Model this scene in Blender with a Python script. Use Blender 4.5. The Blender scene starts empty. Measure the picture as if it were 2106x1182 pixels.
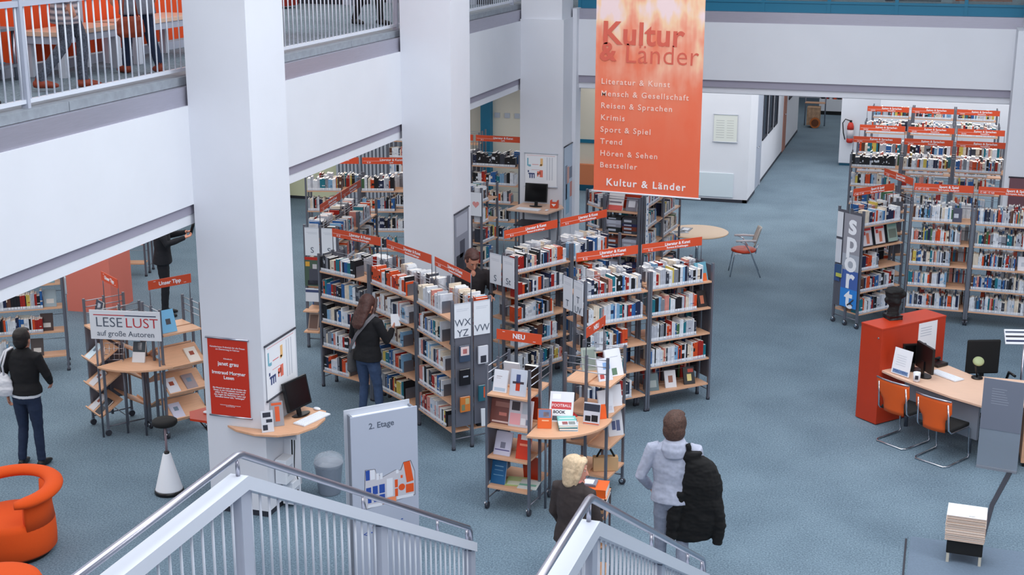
import bpy, bmesh, math, random
from mathutils import Vector, Matrix, noise
from mathutils.bvhtree import BVHTree
C = bpy.context.scene.collection
SC = bpy.context.scene
R = math.radians
rnd = random.Random(7)

# ---------------------------------------------------------------- camera
FPX, PITCH, YAW, ROLL = 2867.38, .264877, .300591, .0004
fw = Vector((-math.sin(YAW)*math.cos(PITCH), math.cos(YAW)*math.cos(PITCH), -math.sin(PITCH)))
r0 = Vector((math.cos(YAW), math.sin(YAW), 0)); u0 = r0.cross(fw)
rt = math.cos(ROLL)*r0+math.sin(ROLL)*u0; up = -math.sin(ROLL)*r0+math.cos(ROLL)*u0
cd = bpy.data.cameras.new('camera'); cam = bpy.data.objects.new('camera', cd); C.objects.link(cam)
cd.sensor_width = 36; cd.lens = FPX*36/2106; cd.clip_end = 200
EYE = Vector((0, 0, 6.4))
m = Matrix((rt, up, -fw)).transposed().to_4x4(); m.translation = EYE
cam.matrix_world = m
SC.camera = cam

# ---------------------------------------------------------------- light and exposure
SC.view_settings.view_transform = 'Standard'; SC.view_settings.look = 'None'
SC.view_settings.gamma = 1; SC.view_settings.use_curve_mapping = False
SC.view_settings.exposure = 0.36
w = bpy.data.worlds.new('world'); SC.world = w; w.use_nodes = True
w.node_tree.nodes['Background'].inputs[0].default_value = (.75, .82, .95, 1)
w.node_tree.nodes['Background'].inputs[1].default_value = .3

def area(name, x, y, z, sx, sy, power, col=(1, .98, .97), aim=None):
    l = bpy.data.lights.new(name, 'AREA'); l.shape = 'RECTANGLE'; l.size = sx; l.size_y = sy
    l.energy = power; l.color = col
    o = bpy.data.objects.new(name, l); o.location = (x, y, z); C.objects.link(o)
    if aim:
        d = Vector(aim)-Vector((x, y, z)); o.rotation_euler = d.to_track_quat('-Z', 'Y').to_euler()
    return o
area('atrium_skylight', -1.5, 13, 9.3, 8, 16, 900, (.93, .97, 1))
area('atrium_lamp_strip', 2.5, 12, 8.6, 1.5, 18, 380, (1, .98, .96), (-5, 14, 1))
area('hall_lamp_strip', -2.5, -1.0, 8.5, 8, 1.5, 420, (1, .98, .97), (-3, 20, 2.5))
area('left_aisle_lamps', -12.2, 16, 3.02, 7, 22, 520, (1, .98, .95))
area('rear_aisle_lamps', -1.5, 32, 3.02, 13, 11, 600, (1, .98, .96))
area('rear_far_lamps', -3, 43.5, 3.02, 10, 8, 120, (1, .98, .96))
area('upper_left_lamps', -12, 18, 9.2, 7, 24, 520, (1, .97, .93))
area('upper_rear_lamps', -2, 34, 9.2, 14, 12, 250, (1, .97, .93))
# ---------------------------------------------------------------- materials
def lin(c):
    return tuple(((v/255)/12.92 if v/255 <= .04045 else ((v/255+.055)/1.055)**2.4) for v in c)+(1,)
MATS = {}
def mat(name, col, rough=.6, metal=0, noise_amt=0, scale=30, bump=0, kind=None, col2=None, emit=0, alpha=None, trans=0):
    if name in MATS: return MATS[name]
    mt = bpy.data.materials.new(name); mt.use_nodes = True; MATS[name] = mt
    nt = mt.node_tree; N = nt.nodes; L = nt.links; b = N['Principled BSDF']
    b.inputs['Base Color'].default_value = lin(col); b.inputs['Roughness'].default_value = rough
    b.inputs['Metallic'].default_value = metal
    mt.diffuse_color = lin(col)
    if trans: b.inputs['Transmission Weight'].default_value = trans; b.inputs['IOR'].default_value = 1.05 if trans > .9 else 1.3
    if alpha is not None: b.inputs['Alpha'].default_value = alpha
    if emit: b.inputs['Emission Color'].default_value = lin(col); b.inputs['Emission Strength'].default_value = emit
    if noise_amt or kind or bump:
        tc = N.new('ShaderNodeTexCoord'); mp = N.new('ShaderNodeMapping'); L.new(tc.outputs['Object'], mp.inputs[0])
        nz = N.new('ShaderNodeTexNoise'); nz.inputs['Scale'].default_value = scale; nz.inputs['Detail'].default_value = 4
        L.new(mp.outputs[0], nz.inputs['Vector']); fac = nz.outputs[0]
        if kind == 'wood': mp.inputs['Scale'].default_value = (1.2, 14, 14)
        if kind == 'brushed': mp.inputs['Scale'].default_value = (1, 1, 60)
        if kind == 'dots':
            vo = N.new('ShaderNodeTexVoronoi'); vo.inputs['Scale'].default_value = scale; vo.inputs['Randomness'].default_value = 0
            L.new(mp.outputs[0], vo.inputs['Vector'])
            lt = N.new('ShaderNodeMath'); lt.operation = 'LESS_THAN'; lt.inputs[1].default_value = .33
            L.new(vo.outputs['Distance'], lt.inputs[0]); fac = lt.outputs[0]
        mx = N.new('ShaderNodeMix'); mx.data_type = 'RGBA'
        c1 = lin(col); c2 = lin(col2) if col2 else tuple(v*(1-noise_amt) for v in c1[:3])+(1,)
        mx.inputs[6].default_value = c1; mx.inputs[7].default_value = c2
        if kind == 'carpet':
            n2 = N.new('ShaderNodeTexNoise'); n2.inputs['Scale'].default_value = 1.1; n2.inputs['Detail'].default_value = 3
            L.new(mp.outputs[0], n2.inputs['Vector'])
            ad = N.new('ShaderNodeMath'); ad.operation = 'MULTIPLY_ADD'; ad.inputs[1].default_value = .35; L.new(n2.outputs[0], ad.inputs[0])
            L.new(nz.outputs[0], ad.inputs[2])
            cr = N.new('ShaderNodeMapRange'); cr.inputs[1].default_value = .5; cr.inputs[2].default_value = .85
            L.new(ad.outputs[0], cr.inputs[0]); fac = cr.outputs[0]
        elif kind != 'dots':
            cr = N.new('ShaderNodeMapRange'); cr.inputs[1].default_value = .3; cr.inputs[2].default_value = .7
            L.new(fac, cr.inputs[0]); fac = cr.outputs[0]
        L.new(fac, mx.inputs[0]); L.new(mx.outputs[2], b.inputs['Base Color'])
        if bump:
            bp = N.new('ShaderNodeBump'); bp.inputs['Strength'].default_value = bump; bp.inputs['Distance'].default_value = .004
            L.new(nz.outputs[0], bp.inputs['Height']); L.new(bp.outputs[0], b.inputs['Normal'])
    return mt
PL = mat('white_plaster', (226, 229, 237), .85, noise_amt=.03, scale=2, bump=.05)
PLU = mat('white_column_paint', (222, 225, 234), .8, noise_amt=.03, scale=2)
CAR = mat('blue_grey_carpet', (120, 142, 157), .95, kind='carpet', scale=52, col2=(82, 101, 117), bump=.3)
CARU = mat('upper_grey_carpet', (134, 152, 164), .95, kind='carpet', scale=40, col2=(92, 106, 118))
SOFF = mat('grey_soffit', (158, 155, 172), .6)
BAND = mat('brushed_steel_band', (176, 175, 190), .42, .5, noise_amt=.12, kind='brushed', scale=6)
STONE = mat('grey_stone_kerb', (150, 158, 168), .7, noise_amt=.2, scale=12)
TEAL = mat('teal_paint', (18, 112, 146), .5)
TEALD = mat('dark_teal_paint', (12, 84, 112), .5)
ORA = mat('signal_orange', (210, 76, 38), .5)
ORB = mat('orange_fabric', (232, 84, 14), .9, noise_amt=.15, scale=300, bump=.2)
ORC = mat('red_orange_laminate', (192, 56, 22), .45, noise_amt=.08, scale=4)
ORP = mat('orange_partition', (236, 78, 10), .7, noise_amt=.06, scale=3)
SAL = mat('salmon_paint', (230, 128, 112), .8)
CREAM = mat('cream_paint', (226, 220, 206), .8)
PALEG = mat('pale_green_paint', (222, 226, 192), .8)
BEE = mat('beech', (222, 172, 138), .5, kind='wood', noise_amt=.12, scale=5)
BEL = mat('pale_beech', (230, 192, 168), .45, kind='wood', noise_amt=.08, scale=5)
ST = mat('shelf_steel', (118, 121, 132), .4, .55)
STD = mat('dark_steel', (62, 64, 74), .5, .4)
PERF = mat('perforated_steel', (112, 114, 126), .5, .4, kind='dots', scale=55, col2=(50, 52, 60))
CHR = mat('chrome', (205, 207, 214), .18, 1)
SATIN = mat('satin_steel', (186, 186, 198), .28, 1)
WHP = mat('white_rail_paint', (216, 222, 234), .35)
GRP = mat('grey_rail_paint', (178, 184, 200), .4)
PAGE = mat('page_paper', (250, 247, 242), .9, noise_amt=.05, scale=80)
PAGE2 = mat('cream_page_paper', (242, 228, 208), .9, noise_amt=.08, scale=80)
LBL = mat('spine_label_white', (228, 232, 240), .6)
WHITE = mat('white_board', (226, 230, 238), .5)
PAPER = mat('white_paper', (238, 240, 246), .7)
BLK = mat('black_plastic', (14, 15, 18), .35)
BLKM = mat('matt_black', (12, 12, 14), .8)
SCRN = mat('dark_screen', (8, 9, 12), .15)
LGREY = mat('light_grey', (190, 196, 208), .5)
MGREY = mat('mid_grey', (128, 134, 146), .5)
DTXT = mat('slate_lettering', (84, 94, 112), .6)
NAVY = mat('navy', (28, 40, 78), .6)
REDT = mat('crimson_lettering', (190, 52, 62), .6)
GLASS = mat('clear_glass', (225, 240, 245), .03, trans=.95)
TINT = mat('tinted_acrylic', (150, 162, 178), .2, alpha=.55)
WIRE = mat('wire_grey', (176, 180, 190), .3, .8)
SKIN = mat('skin', (205, 142, 118), .55)
def colm(n, c, r=.55): return mat(n, c, r)
PAL = [('white', (226, 230, 238)), ('white', (214, 218, 228)), ('cream', (228, 214, 196)), ('black', (18, 19, 26)), ('navy', (24, 36, 70)),
       ('blue', (40, 96, 160)), ('light blue', (128, 172, 208)), ('orange', (214, 76, 28)), ('red', (168, 34, 24)), ('grey', (134, 138, 148)),
       ('brown', (96, 58, 42)), ('teal', (24, 118, 136)), ('pale grey', (184, 188, 200)), ('dark grey', (58, 62, 74)), ('yellow', (214, 190, 90)), ('pink', (214, 140, 130)), ('green', (70, 110, 74))]
PM = [mat('book_%s_%d' % (n.replace(' ', '_'), i), c, .45, noise_amt=.25, scale=14) for i, (n, c) in enumerate(PAL)]

# ---------------------------------------------------------------- mesh building
def T(x=0, y=0, z=0, rz=0, rx=0, ry=0):
    return Matrix.Translation((x, y, z)) @ Matrix.Rotation(rz, 4, 'Z') @ Matrix.Rotation(rx, 4, 'X') @ Matrix.Rotation(ry, 4, 'Y')
FR = Matrix.Rotation(R(90), 4, 'X')     # text/plates drawn in XY stand up facing -Y
class MB:
    def __init__(s): s.v = []; s.f = []; s.m = []; s.mats = []; s.sm = []
    def mi(s, mt):
        if mt not in s.mats: s.mats.append(mt)
        return s.mats.index(mt)
    def add(s, vs, fs, mt, M=None, smooth=False):
        o = len(s.v); k = s.mi(mt)
        s.v += [tuple(M @ Vector(p)) for p in vs] if M else [tuple(p) for p in vs]
        for f in fs: s.f.append(tuple(o+i for i in f)); s.m.append(k); s.sm.append(smooth)
    def box(s, x0, x1, y0, y1, z0, z1, mt, M=None):
        s.add([(x0,y0,z0),(x1,y0,z0),(x1,y1,z0),(x0,y1,z0),(x0,y0,z1),(x1,y0,z1),(x1,y1,z1),(x0,y1,z1)],
              [(0,3,2,1),(4,5,6,7),(0,1,5,4),(1,2,6,5),(2,3,7,6),(3,0,4,7)], mt, M)
        return s
    def tube(s, pts, r, mt, n=8, M=None, cap=True, smooth=True):
        pts = [Vector(p) for p in pts]; rs = r if isinstance(r, (list, tuple)) else [r]*len(pts)
        vs = []; fs = []; pa = None
        for i, p in enumerate(pts):
            d = (pts[min(i+1, len(pts)-1)]-pts[max(i-1, 0)]).normalized()
            if pa is None: a = d.cross(Vector((0, 0, 1)) if abs(d.z) < .9 else Vector((1, 0, 0))).normalized()
            else: a = (pa-d*pa.dot(d)).normalized()
            pa = a; b = d.cross(a)
            for k in range(n):
                t = 2*math.pi*k/n; vs.append(p+rs[i]*(math.cos(t)*a+math.sin(t)*b))
        for i in range(len(pts)-1):
            for k in range(n): fs.append((i*n+k, i*n+(k+1) % n, (i+1)*n+(k+1) % n, (i+1)*n+k))
        s.add(vs, fs, mt, M, smooth)
        if cap:
            o = len(s.v)-len(vs); k = s.mi(mt)
            s.f.append(tuple(o+i for i in range(n-1, -1, -1))); s.m.append(k); s.sm.append(False)
            s.f.append(tuple(o+(len(pts)-1)*n+i for i in range(n))); s.m.append(k); s.sm.append(False)
        return s
    def rings(s, rs, mt, n=20, M=None, smooth=True):
        """closed loft of elliptical rings (centre, rx, ry[, tiltmatrix])"""
        vs = []; fs = []
        for r in rs:
            c = Vector(r[0]); Q = r[3] if len(r) > 3 else None
            for k in range(n):
                t = 2*math.pi*k/n; p = Vector((r[1]*math.cos(t), r[2]*math.sin(t), 0))
                vs.append(c+(Q @ p if Q else p))
        for i in range(len(rs)-1):
            for k in range(n): fs.append((i*n+k, i*n+(k+1) % n, (i+1)*n+(k+1) % n, (i+1)*n+k))
        fs.append(tuple(range(n-1, -1, -1))); fs.append(tuple((len(rs)-1)*n+i for i in range(n)))
        s.add(vs, fs, mt, M, smooth); return s
    def ell(s, c, rx, ry, rz, mt, M=None, n=16, m_=10, Q=None):
        rs = []
        for i in range(m_+1):
            a = -math.pi/2+math.pi*i/m_; k = max(math.cos(a), .02)
            rs.append(((0, 0, rz*math.sin(a)), rx*k, ry*k))
        MM = Matrix.Translation(c) @ (Q.to_4x4() if Q else Matrix.Identity(4))
        s.rings(rs, mt, n, (M @ MM) if M else MM); return s
    def prism(s, poly, z0, z1, mt, M=None):
        n = len(poly); vs = [(x, y, z0) for x, y in poly]+[(x, y, z1) for x, y in poly]
        fs = [tuple(range(n-1, -1, -1)), tuple(range(n, 2*n))]+[(i, (i+1) % n, n+(i+1) % n, n+i) for i in range(n)]
        s.add(vs, fs, mt, M); return s
    def lathe(s, prof, mt, n=24, M=None, smooth=True):
        s.rings([((0, 0, z), max(r, .0005), max(r, .0005)) for r, z in prof], mt, n, M, smooth); return s
    def build(s, name, parent=None, bevel=0, loc=None, rz=0):
        me = bpy.data.meshes.new(name); me.from_pydata(s.v, [], s.f)
        for mt in s.mats: me.materials.append(mt)
        me.polygons.foreach_set('material_index', s.m); me.polygons.foreach_set('use_smooth', s.sm); me.update()
        o = bpy.data.objects.new(name, me); C.objects.link(o)
        if parent: o.parent = parent
        if loc: o.location = loc
        if rz: o.rotation_euler.z = rz
        if bevel:
            b = o.modifiers.new('bevel', 'BEVEL'); b.width = bevel; b.segments = 2; b.limit_method = 'ANGLE'
        return o
def tag(o, label, cat, group=None, kind=None):
    if label: o['label'] = label
    if cat: o['category'] = cat
    if group: o['group'] = group
    if kind: o['kind'] = kind
    return o
def thing(name, label, cat, x=0, y=0, z=0, rz=0, group=None):
    o = bpy.data.objects.new(name, None); o.empty_display_size = .1; C.objects.link(o)
    o.location = (x, y, z); o.rotation_euler.z = rz
    return tag(o, label, cat, group)
def struct(name, mb): o = mb.build(name); o['kind'] = 'structure'; return o
TXT = {}
def text(s, size, mt, parent, M, align='CENTER', bold=0, sx=1, name='lettering', space=1, label=None):
    key = (s, size, mt.name, align, bold, space)
    if key not in TXT:
        cu = bpy.data.curves.new('t', 'FONT'); cu.body = s; cu.size = size; cu.align_x = align; cu.align_y = 'CENTER'
        cu.extrude = .0008; cu.offset = bold; cu.resolution_u = 3; cu.space_character = space
        to = bpy.data.objects.new('t', cu); C.objects.link(to)
        me = bpy.data.meshes.new_from_object(to.evaluated_get(bpy.context.evaluated_depsgraph_get()))
        bpy.data.objects.remove(to); me.materials.clear(); me.materials.append(mt); TXT[key] = me
    o = bpy.data.objects.new(name, TXT[key]); C.objects.link(o)
    if parent: o.parent = parent
    o.matrix_local = M @ Matrix.Diagonal((sx, 1, 1, 1))
    return o
def copytree(o, parent=None):
    c = o.copy(); C.objects.link(c)
    if parent: c.parent = parent
    for ch in list(o.children): copytree(ch, c)
    return c
# ---------------------------------------------------------------- the setting
# atrium edge planes: left beam face x = -7.37, rear beam face y = 25.1, ground floor z = 0, gallery floor z = 4.66
BX, BY = -7.37, 25.1
struct('floor', MB().box(-18, 9, -4, 50, -.12, 0, CAR))
struct('wall_left', MB().box(-18.2, -18, -4, 50, 0, 9.6, PL))
struct('wall_right', MB().box(9, 9.2, -4, 50, 0, 9.6, PL))
struct('wall_near', MB().box(-18.2, 9.2, -4.2, -4, 0, 9.6, PL))
struct('wall_far', MB().box(-18.2, 9.2, 50, 50.2, 0, 9.6, PL))
struct('ceiling', MB().box(-18.2, 9.2, -4.2, 50.2, 9.6, 9.8, PL))
def seg_beam(name, x0, x1, y0, y1): struct(name, MB().box(x0, x1, y0, y1, 3.44, 4.46, PL))
seg_beam('trim_1', BX-.35, BX, -4, BY+.3)                      # left gallery fascia
seg_beam('trim_2', BX, 9, BY, BY+.35)                          # rear gallery fascia
struct('trim_3', MB().box(BX-.35, BX-.03, -4, BY+.3, 4.46, 4.65, BAND))
struct('trim_4', MB().box(BX, 9, BY+.03, BY+.35, 4.46, 4.65, BAND))
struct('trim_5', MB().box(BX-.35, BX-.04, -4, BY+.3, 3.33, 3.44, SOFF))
struct('trim_6', MB().box(BX-.6, BX-.05, -4, BY+.6, 3.22, 3.33, PL))
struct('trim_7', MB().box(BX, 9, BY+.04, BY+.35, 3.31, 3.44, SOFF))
struct('trim_8', MB().box(BX, 9, BY+.08, BY+.7, 3.2, 3.31, PL))
struct('ceiling.001', MB().box(-18, BX-.6, -4, 50, 3.14, 3.2, PL))
struct('ceiling.002', MB().box(BX-.6, 9, BY+.5, 50, 3.14, 3.2, PL))
struct('floor.001', MB().box(-18, BX-.3, -4, 50, 4.56, 4.66, CARU))
struct('floor.002', MB().box(BX-.3, 9, BY+.3, 50, 4.56, 4.66, CARU))
k = MB()
for i in range(14):
    y = -3.9+i*2.09; k.box(BX-.36, BX-.1, y, y+2.08, 4.655, 4.74, STONE)
struct('trim_9', k)

def column(x0, x1, y0, y1, n, wide=True):
    b = MB().box(x0, x1, y0, y1, .07, 9.6, PLU)
    b.box(x0+.012, x1-.012, y0+.012, y1-.012, 0, .07, STD)
    o = struct('wall_column_%d' % n, b); o.name = 'trim_column_%d' % n; return o
column(-7.37, -6.67, 12.60, 13.42, 1)
column(-7.37, -6.62, 18.46, 19.28, 2)
b = MB().box(-7.38, -6.57, 24.3, 25.12, .07, 4.5, PLU).box(-7.36, -6.6, 24.32, 25.12, 0, .07, STD)
b.box(-7.38, -6.62, 24.36, 25.12, 4.5, 9.6, PLU).box(-6.58, -6.5, 24.95, 25.3, .07, 4.66, PLU)
struct('trim_column_3', b)
b = MB().box(1.06, 1.8, 24.3, 25.12, .07, 4.5, PLU).box(1.08, 1.78, 24.32, 25.1, 0, .07, STD).box(1.16, 1.8, 24.36, 25.12, 4.5, 9.6, PLU)
struct('trim_column_4', b)
column(-7.37, -6.67, 6.7, 7.5, 5)

# rear ground floor: white block with corridor beside it
CX = -4.08
struct('wall_rear_block', MB().box(-7.3, CX, 31.03, 31.25, .07, 3.2, PL))
cw = MB()
y = 31.25
cw.box(CX-.12, CX, 31.25, 32.3, .07, 3.2, PL)                         # up to the grey door
cw.box(CX-.12, CX-.04, 33.35, 38.0, .07, 1.02, PL).box(CX-.12, CX-.04, 33.35, 33.5, 1.02, 3.2, PL)
cw.box(CX-.12, CX-.04, 33.5, 38.0, 2.15, 3.2, PL)
wins = [(33.6, 34.5), (34.75, 35.6), (35.85, 36.6)]
ys = [33.5]+[v for a in wins for v in a]+[38.0]
for i in range(0, len(ys), 2): cw.box(CX-.12, CX-.04, ys[i], ys[i+1], 1.02, 2.15, PL)
cw.box(CX-.12, CX-.04, 38.75, 42.0, .07, 1.3, PL).box(CX-.12, CX-.04, 38.75, 39.2, 1.3, 3.2, PL).box(CX-.12, CX-.04, 40.2, 42.0, 1.3, 3.2, PL)
cw.box(CX-.12, CX-.04, 32.3, 33.35, 2.3, 3.2, PL).box(CX-.12, CX-.04, 38, 38.75, 2.15, 3.2, PL)
struct('wall_corridor', cw)
for i, (a, b_) in enumerate(wins+[(39.2, 40.2)]):
    z0 = 1.02 if i < 3 else 1.3
    f = MB()
    for q in ((a, a+.05), (b_-.05, b_)): f.box(CX-.11, CX-.02, q[0], q[1], z0, 2.15, STD)
    f.box(CX-.11, CX-.02, a, b_, z0, z0+.05, STD).box(CX-.11, CX-.02, a, b_, 2.1, 2.15, STD)
    fo = f.build('window_%d' % (i+1)); fo['kind'] = 'structure'
    MB().box(CX-.08, CX-.07, a+.05, b_-.05, z0+.05, 2.1, mat('dim_glass', (96, 112, 128), .08, .3)).build('pane', fo)
d = MB().box(CX-.1, CX-.03, 32.3, 33.35, .02, 2.3, mat('grey_door', (176, 184, 200), .5)); do = d.build('door_1'); do['kind'] = 'structure'
MB().tube([(CX+.0, 32.42, 1.05), (CX+.03, 32.42, 1.05), (CX+.03, 32.56, 1.05)], .012, CHR).build('door_handle', do)
MB().box(CX-.04, CX-.015, 32.26, 32.33, 0, 2.34, LGREY).box(CX-.04, CX-.015, 33.32, 33.39, 0, 2.34, LGREY).build('door_frame', do)
d = MB().box(CX-.1, CX-.03, 38.0, 38.75, .02, 2.15, mat('brown_door', (178, 124, 108), .6)); do = d.build('door_2'); do['kind'] = 'structure'
MB().tube([(CX-.02, 38.12, 1.05), (CX+.02, 38.12, 1.05), (CX+.02, 38.25, 1.05)], .012, CHR).build('door_handle', do)
struct('baseboard_rear', MB().box(-7.3, CX, 31.02, 31.2, 0, .07, STD).box(CX-.1, CX+.005, 31.02, 32.3, 0, .07, STD).box(CX-.1, CX-.035, 33.4, 42, 0, .07, STD))
MB_ = MB().box(-5.19, -4.4, 31.0, 31.03, .12, .66, mat('hatch_white', (214, 226, 234), .6)); o = MB_.build('door_3'); o['kind'] = 'structure'
struct('wall_block_back', MB().box(-7.3, CX-.1, 41.9, 42, 0, 3.2, PL))
# pillar with the fire extinguisher, and what lies behind
b = MB().box(-2.5, -1.55, 36.6, 37.3, .07, 3.2, PL).box(-2.48, -1.57, 36.62, 37.28, 0, .07, TEALD); struct('trim_column_6', b)
struct('wall_rear_right', MB().box(-1.5, 9, 35.6, 35.75, 0, 3.2, PL))
# cream wall with teal stripe behind column three, orange sill
b = MB().box(-9.2, -7.3, 31.5, 31.7, 0, 3.2, CREAM); struct('wall_cream', b)
struct('trim_10', MB().box(-9.2, -7.3, 31.46, 31.5, 1.12, 1.2, TEAL))
struct('trim_11', MB().box(-9.2, -7.3, 31.38, 31.5, .12, .62, mat('apricot', (222, 134, 92), .7)).box(-9.2, -7.3, 31.36, 31.5, .0, .14, TEALD))
# glazed teal wall seen between columns two and three
b = MB().box(-14, -9.2, 29.3, 29.4, 0, 3.2, CREAM); struct('wall_glazed', b)
b = MB()
for x in (-13.2, -12.0, -10.9, -9.75, -8.5): b.box(x, x+.22, 29.1, 29.3, 0, 2.75, TEAL)
b.box(-14, -8.2, 29.1, 29.3, 2.72, 2.95, TEALD)
struct('trim_12', b)
struct('wall_glazed_right', MB().box(-9.2, -7.9, 29.3, 29.4, 0, 3.2, CREAM))
b = MB()
for i in range(3): b.box(-9.48+i*.23, -9.36+i*.23, 29.28, 29.295, 1.95, 2.06, LGREY)
struct('trim_13', b)
# pale green wall, grey column and corrugated cupboard wall far left rear
struct('wall_green', MB().box(-18, -12.6, 28.5, 28.7, .07, 3.2, PALEG).box(-18, -12.6, 28.52, 28.6, 0, .07, STD))
struct('trim_column_7', MB().box(-14.9, -14.2, 27.8, 28.4, 0, 3.2, MGREY))
b = MB()
for i in range(16): b.box(-12.9+i*.09, -12.85+i*.09, 28.3, 28.45, 0, 3.14, LGREY)
b.box(-12.9, -11.4, 28.38, 28.48, 0, 3.14, mat('slat_grey', (150, 160, 172), .6)); struct('wall_slatted', b)
# salmon pillar at the left
struct('trim_column_8', MB().prism([(-13.55, 18.95), (-12.75, 19.02), (-12.85, 19.8), (-13.65, 19.75)], 0, 3.14, SAL))

# ---- railings of the gallery
rail = thing('gallery_railing', 'white steel balustrade along the left gallery edge, with many thin round bars', 'railing', BX-.2, 4, 4.74)
MB().box(-.025, .025, 0, 20.9, .86, .91, GRP).build('top_rail', rail)
MB().box(-.02, .02, 0, 20.9, .04, .075, WHP).build('bottom_rail', rail)
MB().tube([(0, 0, 1.0), (0, 20.9, 1.0)], .021, SATIN, 10).build('handrail', rail)
nb = 0
ys = [i*.115 for i in range(1, 181)]
near = [y for y in ys if 5.4 < y < 17.2 and not (8.55 < y < 9.5)]
near = near[:100]
bar0 = MB().tube([(0, 0, .07), (0, 0, .87)], .0085, WHP, 6).build('baluster', rail)
bar0.location = (0, near[0], 0)
for y in near[1:]:
    o = bar0.copy(); o.location = (0, y, 0); C.objects.link(o)
rest = MB()
for y in ys:
    if y not in near: rest.tube([(0, y, .07), (0, y, .87)], .0075, WHP, 6)
o = rest.build('baluster', rail); o['kind'] = 'stuff'
for y in (.3, 3.2, 6.25, 9.1, 14.8, 20.4):
    MB().box(-.035, .035, y-.02, y+.02, -.02, .98, GRP).build('post', rail)
tr = thing('rear_balustrade', 'teal framed glass balustrade along the rear gallery edge', 'railing', -6.55, BY+.2, 4.65)
MB().box(0, 7.75, -.03, .03, 0, .16, TEAL).box(0, 7.75, -.05, .05, .16, .2, TEAL).build('bottom_rail', tr)
MB().box(0, 7.75, -.04, .04, 1.0, 1.06, TEAL).build('top_rail', tr)
for x in (0.02, 1.1, 2.23, 3.36, 4.50, 5.64, 6.78, 7.73):
    MB().box(x-.03, x+.03, -.045, .045, 0, 1.02, TEAL).build('post', tr)
for i in range(7):
    MB().box(.07+i*1.1, 1.05+i*1.1, -.006, .006, .2, 1.0, GLASS).build('glass_pane', tr)

# ---- main stair: half landing z = 2.33, flight down to the floor
def stairrail(x, label):
    t = thing('stair_railing', label, 'railing', x, 0, 0)
    Y0, Z0, Y1, Z1 = 6.94, 3.26, 11.16, .90
    def zz(y): return Z0 if y <= Y0 else Z0-(y-Y0)*(Z0-Z1)/(Y1-Y0)
    MB().tube([(0, 3.4, Z0), (0, Y0-.03, Z0), (0, Y0+.03, Z0-.012), (0, Y1-.05, Z1+.03), (0, Y1, Z1-.03), (0, Y1, Z1-.12)], .024, SATIN, 14).build('handrail', t)
    off = .13
    w_ = .06
    bb = MB()
    def slab(ya, yb):
        za, zb = zz(ya)-off, zz(yb)-off
        bb.add([(-w_, ya, za-.09), (w_, ya, za-.09), (w_, ya, za), (-w_, ya, za), (-w_, yb, zb-.09), (w_, yb, zb-.09), (w_, yb, zb), (-w_, yb, zb)],
               [(0, 1, 2, 3), (7, 6, 5, 4), (0, 4, 5, 1), (1, 5, 6, 2), (2, 6, 7, 3), (3, 7, 4, 0)], WHP)
    slab(3.4, Y0); slab(Y0, Y1+.02)
    bb.build('top_bar', t)
    for y in (4.4, Y0-.02, 8.75, 10.3, Y1-.1):
        MB().tube([(0, y, zz(y)-off-.01), (0, y, zz(y)-.01)], .014, SATIN, 8).build('rail_support', t)
    for y in (4.0, Y0, 9.05, Y1-.02):
        zb = 2.33 if y <= Y0 else max(0, 2.33-(y-Y0)*2.33/(Y1-Y0))
        MB().box(-.035, .035, y-.06, y+.06, zb, zz(y)-off-.07, GRP).build('post', t)
    n = 0; y = 3.52
    while y < Y1:
        zb = 2.4 if y <= Y0 else max(.05, 2.42-(y-Y0)*2.36/(Y1-Y0))
        if min(abs(y-q) for q in (4.0, Y0, 9.05, Y1)) > .07:
            MB().tube([(0, y, zb), (0, y, zz(y)-off-.08)], .0085, WHP, 6).build('baluster', t)
        y += .118
    def slab2(ya, za, yb, zb, b2):
        b2.add([(-.02, ya, za), (.02, ya, za), (.02, ya, za+.05), (-.02, ya, za+.05), (-.02, yb, zb), (.02, yb, zb), (.02, yb, zb+.05), (-.02, yb, zb+.05)],
               [(0, 1, 2, 3), (7, 6, 5, 4), (0, 4, 5, 1), (1, 5, 6, 2), (2, 6, 7, 3), (3, 7, 4, 0)], WHP)
    b2 = MB(); slab2(3.4, 2.38, Y0, 2.38, b2); slab2(Y0, 2.38, Y1, .04, b2); b2.build('bottom_bar', t)
stairrail(-3.86, 'left stair railing, steel handrail above a white bar, in front of the floor-plan sign')
stairrail(-1.70, 'right stair railing, steel handrail over white bar, in front of the blonde woman')
b = MB().box(-3.8, -1.76, 3.4, 6.94, 2.13, 2.33, STONE)
for i in range(14):
    y0 = 6.94+i*.3; z1 = 2.33-(i+1)*2.33/15; b.box(-3.8, -1.76, y0, y0+.3, max(0, z1-.18), z1, STONE)
struct('floor_staircase', b)
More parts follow.
